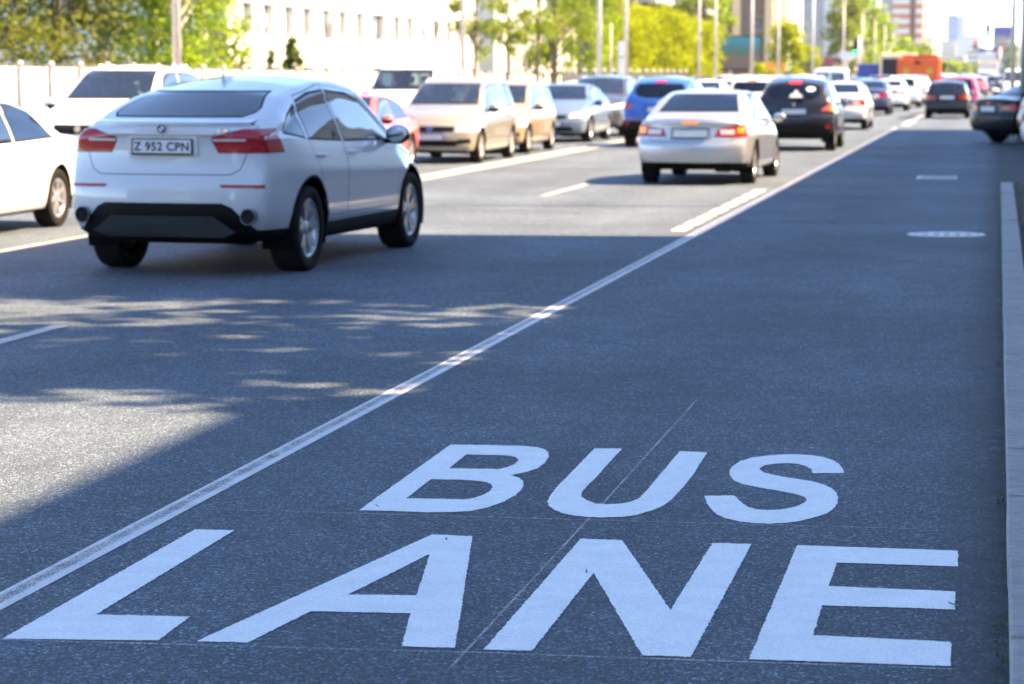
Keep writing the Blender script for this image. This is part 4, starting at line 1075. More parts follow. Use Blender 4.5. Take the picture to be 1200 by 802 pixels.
for yy, x0, x1, w in ((27.4, -3.0, -1.55, .06), (39.9, -3.0, .0, .05), (33.0, -2.9, -1.2, .035), (28.8, -9.2, -3.2, .03), (61.5, -1.9, .3, .09)):
    pts = [(x0+(x1-x0)*i/14, yy+random.gauss(0, .04)+.12*math.sin(i*.6+yy)) for i in range(15)]
    strip('road_crack', pts, w, .003, CRACK, None, None, None, 'structure')
# manhole cover and gully grate
IRON = stone_mat("pale_iron", (.50, .50, .49), 40, .45, .5)
mh = empty('manhole_cover', (-.50, 25.5, 0), 0, 'round pale manhole cover in the bus lane near the kerb', 'manhole cover')
b = bmesh.new(); add_cyl(b, (0, 0, .002), (0, 0, .012), .33, .325, 40)
for i in range(5):
    for j in range(5):
        if math.hypot(i-2, j-2) < 2.3: add_cyl(b, ((i-2)*.11, (j-2)*.11, .012), ((i-2)*.11, (j-2)*.11, .017), .03, .026, 8)
bm_obj('lid', b, IRON, mh)
b = bmesh.new(); n_ = 40
ri = [[b.verts.new((r*math.cos(2*math.pi*i/n_), r*math.sin(2*math.pi*i/n_), z)) for i in range(n_)] for r, z in ((.345, .002), (.345, .014), (.40, .014), (.41, .002))]
for p, q in zip(ri, ri[1:]):
    for i in range(n_): b.faces.new((p[i], p[(i+1) % n_], q[(i+1) % n_], q[i]))
bmesh.ops.recalc_face_normals(b, faces=b.faces[:]); bm_obj('collar', b, IRON, mh)
gg = empty('gully_grate', (-.95, 39.2, 0), 0, 'striped pale drain grate in the bus lane beyond the manhole', 'drain grate')
b = bmesh.new()
for k in range(11): add_box(b, -.27+k*.05, -.245+k*.05, -.55, .55, .003, .022)
bm_obj('bars', b, IRON, gg)
b = bmesh.new(); add_box(b, -.31, -.275, -.6, .6, .003, .025); add_box(b, .285, .32, -.6, .6, .003, .025); add_box(b, -.275, .285, -.6, -.552, .003, .025); add_box(b, -.275, .285, .552, .6, .003, .025)
bm_obj('frame', b, IRON, gg)
# litter: a green leaf and specks on the letters, sprigs of grass in the gutter
LEAFG = plain("fresh_leaf", (.07, .15, .02), .5); LEAFB = plain("dry_leaf", (.16, .09, .04), .7)
def leaf(x, y, s, rz, mat, label):
    vs = [(0, -s, 0), (s*.35, -s*.3, s*.18), (s*.3, s*.4, s*.22), (0, s, .01), (-s*.3, s*.4, s*.20), (-s*.35, -s*.3, s*.16), (0, 0, .004)]
    o = py_obj('leaf', vs, [(0, 1, 6), (1, 2, 6), (2, 3, 6), (3, 4, 6), (4, 5, 6), (5, 0, 6)], mat); o.location = (x, y, .007); o.rotation_euler = (0, 0, rz)
    tag(o, label, 'leaf')
leaf(-.105, 7.60, .022, .9, LEAFG, 'small green leaf at the tip of the middle bar of the letter E')
leaf(-.37, 7.83, .014, 1.4, LEAFB, 'brown dry leaf on the middle bar of the letter E')
leaf(-1.335, 7.87, .012, .3, LEAFB, 'brown dry leaf on the upper left of the letter N')
leaf(-1.93, 8.33, .011, .3, LEAFB, 'brown dry speck of leaf at the top of the letter A')
leaf(-2.345, 8.93, .011, 1.3, LEAFB, 'dark dry speck of leaf at the lower left of the letter B')
random.seed(5); vs = []; fs = []
for k in range(70):
    x = random.uniform(.02, .066) if random.random() < .8 else random.uniform(-.05, .06); y = random.choice((6.9, 7.2, 7.35, 8.1, 9.6, 12, 14.2, 17)) + random.gauss(0, .09); h = random.uniform(.008, .028); a = random.uniform(0, 6.3); w = .004
    dx, dy = math.cos(a), math.sin(a); i = len(vs)
    vs += [(x-dy*w, y+dx*w, 0), (x+dy*w, y-dx*w, 0), (x+dx*h*.6, y+dy*h*.6, h)]; fs.append((i, i+1, i+2))
for k in range(9000):
    x = random.uniform(.26, 4.5)**1.0; y = random.uniform(5, 36); h = random.uniform(.02, .09); a = random.uniform(0, 6.3); w = .006
    dx, dy = math.cos(a), math.sin(a); i = len(vs)
    vs += [(x-dy*w, y+dx*w, .075), (x+dy*w, y-dx*w, .075), (x+dx*h*.6, y+dy*h*.6, .075+h)]; fs.append((i, i+1, i+2))
tag(py_obj('grass', vs, fs, plain("grass_blade", (.06, .10, .025), .7)), 'thin sparse grass along the kerb and on the dark verge', 'grass', None, 'stuff')

# ------------------------------------------------------------------ trees
def leaf_mat(name, lo, hi, trans=.45):
    m = bpy.data.materials.new(name); m.use_nodes = True; MATS[name] = m
    n = m.node_tree.nodes; l = m.node_tree.links; b = n["Principled BSDF"]; out = n["Material Output"]
    g = n.new("ShaderNodeNewGeometry")
    r = ramp(n, l, g.outputs["Random Per Island"], [(0, lo), (1, hi)])
    l.new(r.outputs[0], b.inputs["Base Color"]); setv(b, Roughness=.85, Specular_IOR_Level=.06)
    t = n.new("ShaderNodeBsdfTranslucent"); tc = mixc(n, l, 1., r.outputs[0], (1.15, 1.25, .55), 'MULTIPLY'); l.new(tc, t.inputs[0])
    mx = n.new("ShaderNodeMixShader"); mx.inputs[0].default_value = trans; l.new(b.outputs[0], mx.inputs[1]); l.new(t.outputs[0], mx.inputs[2]); l.new(mx.outputs[0], out.inputs[0])
    return m
LF_BIRCH = leaf_mat("leaves_birch", (.19, .26, .025), (.31, .40, .05), .7)
LF_LIME = leaf_mat("leaves_spring", (.23, .27, .012), (.38, .40, .02), .6)
LF_POPLAR = leaf_mat("leaves_poplar", (.15, .195, .035), (.25, .30, .06), .65)
LF_DARK = leaf_mat("needles", (.12, .14, .03), (.20, .22, .05), .55)
LF_SPRUCE = leaf_mat("spruce_needles", (.07, .10, .02), (.13, .16, .035), .3)
BARK = plain("bark", (.10, .08, .06), .9, vscale=9, var=.4); BARKW = plain("bark_birch", (.38, .36, .33), .8, vscale=5, var=.5)
def tree(name, label, loc, h, base, rad, mat, bark=BARK, n=2600, ls=.16, droop=.3, seed=1, shape='round', clumps=46, cat='tree', group=None, tr=None):
    """tapered trunk, limbs that fork, leaves in uneven clumps round the limb ends"""
    rnd = random.Random(seed); root = empty(name, loc, rnd.uniform(0, 6), label, cat, group)
    b = bmesh.new(); tr = tr or max(.05, h*.017)
    lean = (rnd.gauss(0, .02)*h, rnd.gauss(0, .02)*h); pts = []
    top = h*(.93 if shape != 'round' else .72)
    for i in range(7):
        t = i/6; pts.append(Vector((lean[0]*t*t, lean[1]*t*t, top*t)))
    for i in range(6): add_cyl(b, pts[i], pts[i+1], tr*(1-.9*i/6), tr*(1-.9*(i+1)/6), 8, False)
    vs = []; fs = []; ends = []
    for k in range(clumps):
        t = rnd.random()**(.8 if shape == 'round' else 1.0); z = base + (h-base)*t
        if shape == 'round': rr = rad*math.sqrt(max(.06, 1-((t-.42)/.62)**2))
        elif shape == 'cone': rr = rad*(1.02-t)**.9
        elif shape == 'column': rr = rad*min(1, (t+.06)*5)*(1-t**3*.75)
        else: rr = rad*math.sqrt(max(.08, 1-((t-.55)/.7)**2))
        a = rnd.uniform(0, 6.283); q = rr*rnd.uniform(.35, 1.0)**.6
        c = Vector((math.cos(a)*q, math.sin(a)*q, z))
        zt = max(.25*base, z - q*rnd.uniform(.5, 1.0)) if shape != 'cone' else min(top, z+q*.15)
        s = Vector((lean[0]*(zt/top)**2, lean[1]*(zt/top)**2, min(zt, top*.97)))
        m_ = s.lerp(c, .5) + Vector((0, 0, q*.12))
        r0 = tr*.34*(1-.6*t); add_cyl(b, s, m_, r0, r0*.6, 5, False); add_cyl(b, m_, c, r0*.6, r0*.2, 5, False)
        ends.append((c, rr))
    per = n//clumps
    for c, rr in ends:
        cr = rad*rnd.uniform(.20, .40) if shape != 'cone' else max(.15, rr*.42)
        for i in range(int(per*rnd.uniform(.5, 1.5))):
            d = Vector((rnd.gauss(0, 1), rnd.gauss(0, 1), rnd.gauss(0, .75)))*cr*.62
            if shape == 'weep': d.z = -abs(rnd.gauss(0, 1.5))*cr + cr*.3; d.x *= .7; d.y *= .7
            p = c+d
            if p.z < base*.72: continue
            s = ls*rnd.uniform(.6, 1.3); u = Vector((rnd.gauss(0, 1), rnd.gauss(0, 1), rnd.gauss(0, .6)-droop)).normalized(); w = u.orthogonal().normalized()
            w.rotate(Matrix.Rotation(rnd.uniform(0, 6.283), 3, u)); w *= s*.42; u *= s
            i0 = len(vs); vs += [p-u*.5, p+w, p+u*.55, p-w]; fs.append((i0, i0+1, i0+2, i0+3))
    bm_obj('trunk', b, bark, root, True)
    py_obj('crown', [tuple(v) for v in vs], fs, mat, root)
    return root
# ------------------------------------------------------------------ buildings
WALLW = stone_mat("white_render", (.74, .71, .65), 3, .9, .2, (.62, .58, .50))
WALLG = stone_mat("grey_panel", (.34, .34, .35), 2, .85, .2, (.26, .26, .26))
WALLB = stone_mat("brown_stone", (.20, .155, .125), 4, .85, .2, (.16, .12, .10))
WALLP = stone_mat("pale_concrete", (.45, .44, .43), 2, .9, .2, (.36, .35, .34))
WALLC = stone_mat("cream_stone", (.72, .58, .36), 4, .8, .2, (.6, .48, .3))
BRICK = stone_mat("orange_brick", (.55, .20, .09), 5, .9, .2, (.45, .17, .08))
DKRED = stone_mat("dark_red_cladding", (.16, .06, .05), 3, .7, .2, (.12, .05, .04))
WGLASS = plain("window_glass", (.06, .075, .085), .05, spec=.8, var=.3, vscale=.4)
CURT = plain("window_blinds", (.50, .44, .36), .8, var=.2)
BLUEG = plain("blue_curtain_wall", (.03, .18, .52), .15, var=.2, vscale=.08)
PALEG = plain("pale_curtain_wall", (.35, .50, .60), .2, var=.15, vscale=.08)
ROOFM = stone_mat("roof_felt", (.10, .10, .10), 3, .9)
METAL = plain("galvanised", (.50, .51, .52), .45, .6, vscale=14)
POLEP = plain("pole_paint", (.56, .55, .53), .5, .1, vscale=9, var=.2)
ACW = plain("air_conditioner_white", (.70, .69, .66), .5)
def wall_with_holes(name, root, mat, u0, u1, z0, z1, holes, frame):
    """one flat wall with real openings; frame(u, z, d) puts a point of the wall into the building, d = depth inward"""
    us = sorted(set([u0, u1] + [h[0] for h in holes] + [h[1] for h in holes])); zs = sorted(set([z0, z1] + [h[2] for h in holes] + [h[3] for h in holes]))
    b = bmesh.new(); vm = {}
    def V(u, z, d):
        k = (round(u, 4), round(z, 4), d)
        if k not in vm: vm[k] = b.verts.new(frame(u, z, d))
        return vm[k]
    for i in range(len(us)-1):
        for j in range(len(zs)-1):
            cu, cz = (us[i]+us[i+1])/2, (zs[j]+zs[j+1])/2
            if any(h[0] < cu < h[1] and h[2] < cz < h[3] for h in holes): continue
            b.faces.new((V(us[i], zs[j], 0), V(us[i+1], zs[j], 0), V(us[i+1], zs[j+1], 0), V(us[i], zs[j+1], 0)))
    D = .38
    for h in holes:
        q = [(h[0], h[2]), (h[1], h[2]), (h[1], h[3]), (h[0], h[3])]
        for (a, c), (e, f) in zip(q, q[1:]+q[:1]): b.faces.new((V(a, c, 0), V(e, f, 0), V(e, f, D), V(a, c, D)))
    bmesh.ops.recalc_face_normals(b, faces=b.faces[:])
    return bm_obj(name, b, mat, root)
def window(root, h, frame, gl=None, fr=None):
    u0, u1, z0, z1 = h; b = bmesh.new()
    b.faces.new([b.verts.new(frame(u, z, .32)) for u, z in ((u0, z0), (u1, z0), (u1, z1), (u0, z1))])
    o = bm_obj('window', b, gl or WGLASS, root)
    b = bmesh.new(); t = .07
    def bar(a0, a1, c0, c1):
        P = [frame(u, z, d) for d in (.24, .315) for u, z in ((a0, c0), (a1, c0), (a1, c1), (a0, c1))]; v = [b.verts.new(p) for p in P]
        for q in ((0, 1, 2, 3), (4, 5, 6, 7), (0, 1, 5, 4), (1, 2, 6, 5), (2, 3, 7, 6), (3, 0, 4, 7)): b.faces.new([v[i] for i in q])
    bar(u0, u0+t, z0, z1); bar(u1-t, u1, z0, z1); bar(u0+t, u1-t, z0, z0+t); bar(u0+t, u1-t, z1-t, z1); m = (u0+u1)/2; bar(m-.03, m+.03, z0+t, z1-t)
    bmesh.ops.recalc_face_normals(b, faces=b.faces[:]); bm_obj('frame', b, fr or ACW, o)
    return o
def block(name, label, x0, x1, y0, y1, z1, mat, facade, holes, trim=None, cat='building', glassm=None, z0=-.05, parapet=.5, detail=True):
    """a building; facade '+x', '-x' or '-y' is the wall with openings, u runs along it"""
    root = empty(name, ((x0+x1)/2, (y0+y1)/2, 0), 0, label, cat); cx, cy = root.location.x, root.location.y
    if facade == '+x': fr = lambda u, z, d: (x1-d-cx, u-cy, z); lim = (y0, y1)
    elif facade == '-x': fr = lambda u, z, d: (x0+d-cx, u-cy, z); lim = (y0, y1)
    else: fr = lambda u, z, d: (u-cx, y0+d-cy, z); lim = (x0, x1)
    wall_with_holes('facade', root, mat, lim[0], lim[1], z0, z1, holes, fr)
    b = bmesh.new(); X0, X1, Y0, Y1 = x0-cx, x1-cx, y0-cy, y1-cy
    e = .003
    def quad(*p): b.faces.new([b.verts.new(q) for q in p])
    if facade != '+x': quad((X1, Y0, z0), (X1, Y1, z0), (X1, Y1, z1), (X1, Y0, z1))
    if facade != '-x': quad((X0, Y1, z0), (X0, Y0, z0), (X0, Y0, z1), (X0, Y1, z1))
    if facade != '-y': quad((X0, Y0, z0), (X1, Y0, z0), (X1, Y0, z1), (X0, Y0, z1))
    quad((X1, Y1, z0), (X0, Y1, z0), (X0, Y1, z1), (X1, Y1, z1))
    bm_obj('wall', b, mat, root)
    b = bmesh.new(); add_box(b, X0+.02, X1-.02, Y0+.02, Y1-.02, z1-.15, z1+.02)
    ro = bm_obj('roof', b, ROOFM, root)
    b = bmesh.new()
    for q in ((X0-.12, X1+.12, Y0-.12, Y0+.15), (X0-.12, X1+.12, Y1-.15, Y1+.12), (X0-.12, X0+.15, Y0+.151, Y1-.151), (X1-.15, X1+.12, Y0+.151, Y1-.151)): add_box(b, *q, z1-.1, z1+parapet)
    bm_obj('parapet', b, trim or mat, ro)
    if detail:
        for h in holes: window(root, h, fr, glassm)
    return root, fr
# long white office building with its facade along the road, on the left
holes = []; u = 124.4; k = 0; wide = (7,)
while u < 181:
    w = 3.6 if k == 7 else 1.8
    for z0_, z1_ in ((.5, 2.1), (3.75, 5.55), (7.3, 9.0)): holes.append((u, u+w, z0_, z1_))
    u += w + (2.3 if k % 2 else 1.9); k += 1
root, fr = block('office_building', 'long sunlit white office building with two rows of windows behind the white fence', -56, -40, 121.8, 184, 11.0, WALLW, '+x', holes, cat='building')
for i, (u, z) in enumerate(((127.2, 4.6), (138.6, 3.9), (142.0, 4.5), (150.6, 4.6), (164.5, 5.1), (164.8, 3.9), (170.5, 5.2))):
    b = bmesh.new(); add_box(b, .02, .36, -.45, .45, -.3, .3, .03); 
    for q in range(5): add_box(b, .362, .372, -.35, .15, -.22+q*.1, -.18+q*.1)
    o = bm_obj('air_conditioner', b, ACW); o.location = (-40, u, z)
    tag(o, 'white air conditioner box hung on the white office facade between windows', 'air conditioner', 'air conditioners on the white office building')
# second white building with grey panel and dark red window bay
hs = [(y_, y_+1.6, z_, z_+2.0) for y_ in (192.5, 196, 207.5, 222) for z_ in (.8, 4.4, 8.0)] + [(211.5, 219, 2.9, 5.0), (211.5, 219, 6.9, 9.0)]
root, fr = block('office_building', 'white building with pilasters and a grey panel behind the poplars', -58, -40, 190.5, 227, 12.5, WALLW, '+x', hs)
box_part('grey_panel', root, WALLG, (9.0, 9.12, -8.6, -2.4, 0, 11.8)); box_part('balcony', root, DKRED, (9.0, 9.7, 2.5, 11, 5.2, 6.3), (9.0, 9.7, 2.5, 11, 9.2, 10.2))
box_part('pilaster', root, WALLW, *[(9.0, 9.5, q, q+1.1, 0, 12.4) for q in (-17.5, -10.5, 12, 16)])
# grey commercial block with an overhanging upper storey
root, fr = block('commercial_block', 'grey commercial block with a dark recessed storey under its overhang, left of the brown tower', -62, -44.5, 296, 420, 10.4, WALLB, '+x', [(y_, y_+8, 7.0, 9.6) for y_ in range(300, 415, 13)], glassm=WGLASS)
b = bmesh.new(); add_box(b, -8.7, 11.2, -60, 62.5, 10.45, 18.0); bm_obj('upper_storey', b, WALLG, root)
box_part('soffit', root, TRIM, (8.8, 11.1, -59, 61, 10.2, 10.44)); box_part('blue_panel', root, P_TRUCKBLUE, (8.76, 8.84, -38, -30, 6.8, 9.8)); box_part('dark_panel', root, G_DARKS, (8.77, 8.85, -56, -39, 6.6, 9.9))
# brown tower with cream fins
root, fr = block('tower_block', 'brown tower with cream vertical fins behind the billboard', -38.0, -30.4, 330, 352, 34, WALLB, '-y', [(-33.2, -31.8, z_, z_+1.9) for z_ in (3.2, 7.6, 12.0, 16.4, 20.8)])
for x, z_ in ((-1.2, 5.2), (3.25, 1.8)): box_part('fin', root, WALLC, (x-.55, x+.55, -11.5, -11.0, z_, 34.2), bev=.03)
# far buildings
root, fr = block('apartment_block', 'pale apartment block with a warm stone face beyond the bright green tree', -36, -28.6, 450, 530, 15.5, WALLP, '+x', [(y_, y_+4, z_, z_+1.6) for y_ in range(455, 525, 9) for z_ in (4, 7.2, 10.4)])
box_part('stone_face', root, WALLC, (3.71, 3.9, -38, 38, 12.6, 15.2)); box_part('end_wall', root, WALLW, (.2, 3.4, -40.25, -40.05, 0, 15.3))
bs = []
for z_ in range(6, 46, 4): bs.append((-43.2, -37.5, z_, z_+1.9)); bs.append((-34.2, -31.2, z_, z_+1.9))
root, fr = block('striped_tower', 'tall orange and white striped tower with its shaded side painted grey, far behind the trees', -48, -31, 1000, 1030, 50, BRICK, '-y', [], detail=False)
box_part('white_band', root, WALLW, *[(-3.8, 3.2, -15.3, -15.05, z_, z_+2.0) for z_ in range(6, 48, 4)], *[(5.6, 8.3, -15.3, -15.05, z_, z_+2.0) for z_ in range(6, 48, 4)]); box_part('painted_shade_side', root, WALLG, (-8.6, -4.1, -15.6, -15.05, 0, 50.1)); box_part('dark_strip', root, DKRED, (3.4, 5.4, -15.5, -15.05, 0, 50.1))  # grey slab paints the tower's shaded side
def far_block(name, label, x0, x1, y, z1, mat, bands=None, bm_=None):
    root = empty(name, ((x0+x1)/2, y, 0), 0, label, 'building'); w = (x1-x0)/2
    b = bmesh.new(); add_box(b, -w, w, 0, w*1.6, -.05, z1, .2); bm_obj('wall', b, mat, root)
    nb = max(2, int(z1/3.4))
    if bands: box_part('window_band', root, bands, *[(-w*.94, w*.94, -.12, -.003, 1.4+3.4*k, 3.0+3.4*k) for k in range(nb) if 3.0+3.4*k < z1-.4])
    box_part('roof', root, ROOFM, (-w*.9, w*.9, .5, w*1.4, z1+.01, z1+.6))
    return root
root = far_block('glass_tower', 'blue glass tower on the horizon', -53, -42, 2500, 61, BLUEG); root['label'] = 'blue glass tower far away on the horizon'
box_part('glass_panel', root, PALEG, (5.55, 12.5, .3, 14, 0, 60)); box_part('floor_line', root, PALEG, *[(-5.5, 5.5, -.25, -.02, 4.0*k, 4.0*k+.6) for k in range(1, 15)])
far_block('apartment_block', 'white low block at the foot of the blue glass tower', -52, -38, 2200, 31, WALLW, WGLASS)
far_block('apartment_block', 'pale slab block right of the blue glass tower', -34, -16, 2100, 34, WALLW, PALEG)
far_block('apartment_block', 'pale grey block in the haze left of the blue glass tower', -62, -45, 1700, 27, WALLW, PALEG)
far_block('apartment_block', 'faint white block in the haze at the end of the road', -21, -9, 1650, 19, WALLW, WGLASS)
far_block('apartment_block', 'long hazy grey block closing the view at the end of the road', -70, -24, 1800, 14, WALLW, WGLASS)
root = far_block('shop_building', 'grey building with a blue roof sign beside the right hand poles', -2.2, 4.2, 800, 14.6, WALLG, WGLASS)
box_part('roof_sign', root, P_TRUCKBLUE, (-3.1, 3.3, -.5, -.2, 14.0, 17.0)); box_part('red_sign', root, P_RED, (-.6, .8, -.6, -.15, 8.0, 11.5))
root = far_block('filling_station', 'white and blue filling station canopy at the end of the road', -4.2, -.2, 505, 4.2, WALLW); box_part('canopy', root, P_TRUCKBLUE, (-2.2, 2.2, -1.5, -.25, 6.1, 6.8)); box_part('canopy_face', root, ACW, (-2.0, 2.0, -1.45, -.2, 4.4, 6.0))
root = far_block('kiosk', 'brown kiosk with a pink and white sign near the oval board', -22.5, -18.6, 300, 3.0, WALLB, WGLASS); box_part('sign_board', root, P_PINK, (-.9, .4, -.4, -.15, 2.7, 3.6)); box_part('awning', root, WALLC, (.4, 1.7, -.9, -.15, 2.0, 2.6))
# the right side: buildings that throw the shade on the bus lane
def street_block(label, x0, x1, y0, y1, h, mat):
    hs = []; z_ = 1.2
    while z_+1.7 < h:
        hs += [(y_+1.0, y_+2.6, z_, z_+1.7) for y_ in [y0+1+3.4*k for k in range(int((y1-y0-3)/3.4))]]; z_ += 3.3
    hs = hs[:100]
    return block('street_building', label, x0, x1, y0, y1, h, mat, '-x', hs)
street_block('low pale block standing back from the kerb, right of the camera', 10.0, 22, -40, 13.2, 14.19, WALLP)
street_block('narrow pale infill block behind the tall poplars', 10.0, 21, 13.32, 19.2, 13.45, WALLG)
street_block('tall pale block beside the bus lane, level with the white coupe-roofed SUV', 10.0, 22, 19.3, 26.2, 20.25, WALLP)
street_block('long pale block along the far part of the bus lane', 10.0, 22, 26.25, 75.2, 13.55, WALLP)

for x0, x1, y, h, lab in ((-34, -3, -70, 24, 'broad pale block added unseen behind the camera to dim reflections'), (2, 30, -62, 20, 'smaller pale block added unseen behind the camera, right of the broad one'), (-62, -38, -50, 18, 'pale block added unseen behind the camera on the far side of the road')):
    far_block('street_building', lab, x0, x1, y, h, WALLP, WGLASS).rotation_euler = (0, 0, math.pi)  # unseen blocks added to cut bright sky reflections on the car rears
for i, (x, y) in enumerate(((-25.5, -14), (-26.0, -26), (-25.0, -38), (5.5, -22), (5.0, -34))):
    tree('added_tree', 'leafy tree added unseen behind the camera', (x, y, 0), 9, 2.2, 2.6, LF_BIRCH, n=2600, ls=.34, seed=90+i, clumps=50, group='trees added unseen behind the camera')  # unseen trees, added with the blocks to darken reflections

# ------------------------------------------------------------------ white fence with ball-topped posts, dark railing
FENCEW = stone_mat("white_concrete", (.76, .75, .71), 6, .85, .25, (.55, .52, .46)); GLOBE = plain("globe_lamp", (.42, .41, .39), .25, coat=.6); DKPOST = plain("dark_post", (.16, .16, .155), .5, .3)
y0, n_, pit = 48.0, 43, 2.0
root = empty('panel_fence', (-23.9, y0, 0), 0, 'white concrete panel fence with dark posts topped by pale globes', 'fence')
def ftop(i): return 1.88 - .0040*i*pit
b = bmesh.new()
for i in range(n_-1):
    t = ftop(i+.5); add_box(b, -.05, .05, i*pit+.09, (i+1)*pit-.09, .0, t-.06, .012); add_box(b, -.075, .075, i*pit+.09, (i+1)*pit-.09, t-.059, t, .01)
    for k in range(9):
        for j in range(2): add_box(b, .05, .075, i*pit+.2+k*.19, i*pit+.28+k*.19, .35+.36*j, .62+.36*j, .008)
bm_obj('panel', b, FENCEW, root)
for i in range(n_):
    b = bmesh.new(); add_cyl(b, (.12, i*pit, 0), (.12, i*pit, ftop(i)+.02), .036, n=10); p = bm_obj('post', b, DKPOST, root)
    b = bmesh.new(); add_ball(b, (.12, i*pit, ftop(i)+.09), .085, 12, 8); bm_obj('globe', b, GLOBE, p)
b = bmesh.new(); add_box(b, -.02, .02, 0, (n_-1)*pit, 0, .01)
for i in range(n_-1):
    t = ftop(i+.5)
    for k in range(13): add_cyl(b, (-.16, i*pit+.1+k*.14, t-.1), (-.16, i*pit+.1+k*.14, t+.10), .012, n=5)
bm_obj('railing', b, DKPOST, root)
root = empty('railing_fence', (-20.6, 114, 0), 0, 'dark upright-bar railing with pale globes in front of the yellow-green trees', 'fence')
b = bmesh.new()
for k in range(340): add_box(b, -.012, .012, k*.14-.012, k*.14+.012, .1, 1.68)
add_box(b, -.013, .013, 0, 47.6, .25, .29); add_box(b, -.013, .013, 0, 47.6, 1.5, 1.54); bm_obj('bars', b, DKPOST, root)
for k in range(16):
    b = bmesh.new(); add_box(b, -.05, .05, k*3.1-.05, k*3.1+.05, 0, 1.75, .01); p = bm_obj('post', b, DKPOST, root)
    b = bmesh.new(); add_ball(b, (0, k*3.1, 1.85), .11, 12, 8); bm_obj('globe', b, GLOBE, p)

# ------------------------------------------------------------------ poles, signals, signs
def street_pole(x, y, r, label, h=9.5, arm=0, group=None, name='street_lamp'):
    root = empty(name, (x, y, .0), 0, label, 'street lamp' if name == 'street_lamp' else 'pole', group)
    b = bmesh.new(); add_cyl(b, (0, 0, 0), (0, 0, .9), r*1.35, r*1.3, 16); add_cyl(b, (0, 0, .9), (0, 0, h), r, r*.6, 16); bm_obj('pole', b, POLEP, root)
    if arm:
        b = bmesh.new(); s = 1 if arm > 0 else -1
        pts = [(0, 0, h-.05), (s*.3, 0, h+.45), (s*.9, 0, h+.75), (arm, 0, h+.85)]
        for p, q in zip(pts, pts[1:]): add_cyl(b, p, q, r*.45, n=10)
        a = bm_obj('arm', b, POLEP, root)
        b = bmesh.new(); add_box(b, min(arm, arm+s*.6), max(arm, arm+s*.6), -.14, .14, h+.80, h+.94, .05); bm_obj('lamp_head', b, METAL, a)
    return root
PL = [(-20.4, 58, .115, 'thick pale street pole in front of the birches, left of the white office building'), (-19.25, 86, .10, 'pale street pole at the right end of the white office building'),
      (-18.65, 113, .13, 'pale street pole with the short pole at its right, in front of the green trees'), (-18.6, 121, .12, 'pale street pole carrying two white signs on its left side'),
      (-18.55, 151, .10, 'grey street pole left of the yellowish pole at the billboard'), (-18.55, 160, .095, 'yellowish pale street pole just left of the billboard'),
      (-18.55, 184, .13, 'grey street pole in front of the billboard'), (-18.5, 206, .13, 'grey street pole carrying orange signs by the bright green tree'),
      (-18.5, 245, .13, 'grey street pole right of the bright green tree'), (-18.9, 300, .13, 'distant street pole by the oval white board')]
for x, y, r, lab in PL: street_pole(x, y, r, lab, 10.5, 2.2)
street_pole(-20.0, 125, .05, 'short thin pole between the two thick street poles', 4.3, 0, None, 'thin_pole')
for k, y in enumerate((338, 372, 405, 440)): street_pole(-18.7, y, .12, 'far street pole in front of the tall trees', 10, 2.0, 'far street poles on the left pavement')
street_pole(.44, 80, .085, 'blue-grey street pole on the right, left one of the pair at the frame edge', 10, -2.2)
street_pole(.60, 60, .10, 'grey street pole at the right edge of the frame', 10, -2.2)
street_pole(1.4, 31.0, .085, 'street pole on the dark verge right of the kerb', 9.5, -2.2); street_pole(1.2, 68.5, .08, 'street pole behind the parked black saloon', 9.5, -2.2)
SIGW = plain("sign_white", (.80, .80, .78), .4); SIGO = plain("sign_orange", (.75, .32, .02), .45); SIGR = plain("sign_red", (.60, .03, .02), .4)
def sign(x, y, z, w, h, mat, label, shape='box', post=True, cat='sign'):
    root = empty('road_sign', (x, y, 0), 0, label, cat); b = bmesh.new()
    if shape == 'box': add_box(b, -w/2, w/2, -.02, .02, z-h/2, z+h/2, .015)
    elif shape == 'oval':
        add_cyl(b, (0, -.08, 0), (0, .08, 0), 1, 1, 40)
        for v in b.verts: v.co.x *= w/2; v.co.z = v.co.z*h/2 + z
    else: add_cyl(b, (0, -.02, z), (0, .02, z), w/2, w/2, 24)
    bm_obj('sign_board', b, mat, root)
    if post: b = bmesh.new(); add_cyl(b, (0, .08, 0), (0, .08, z+h*.3), .045, n=10); bm_obj('post', b, METAL, root)
    return root
sign(-18.82, 120.8, 2.95, .30, .75, SIGW, 'upper white sign on the pole, narrow', post=False); sign(-18.82, 120.8, 2.05, .30, .85, SIGW, 'lower white sign on the pole, rounded', 'disc' if False else 'box', post=False)
sign(-19.15, 205.7, 2.25, .75, .75, SIGO, 'square orange sign left of the grey street pole', post=False); sign(-18.0, 205.7, 2.25, .45, .75, SIGO, 'narrow orange sign right of the grey street pole', post=False)
sign(-15.96, 260, 3.55, 1.75, .95, SIGW, 'oval white board above the traffic, near the left green signal', 'oval')
root = empty('billboard', (-24.3, 230, 0), 0, 'teal and brown billboard under the brown tower', 'billboard')
def bb_mat():
    m, n, l, b = new_mat("billboard_print"); oc = objcoord(n); sep = n.new("ShaderNodeSeparateXYZ"); l.new(oc, sep.inputs[0])
    t = noise(n, l, .9, 3, .5, oc); a = n.new("ShaderNodeMath"); a.operation = 'MULTIPLY_ADD'; l.new(t.outputs[0], a.inputs[0]); a.inputs[1].default_value = 1.3; l.new(sep.outputs[2], a.inputs[2])
    mr = n.new("ShaderNodeMapRange"); l.new(a.outputs[0], mr.inputs[0]); mr.inputs[1].default_value = 2.4; mr.inputs[2].default_value = 5.8
    r = ramp(n, l, mr.outputs[0], [(.0, (.13, .09, .085)), (.40, (.16, .12, .09)), (.55, (.07, .14, .07)), (.74, (.03, .17, .20)), (.95, (.02, .25, .32))]); l.new(r.outputs[0], b.inputs["Base Color"]); setv(b, Roughness=.5); return m
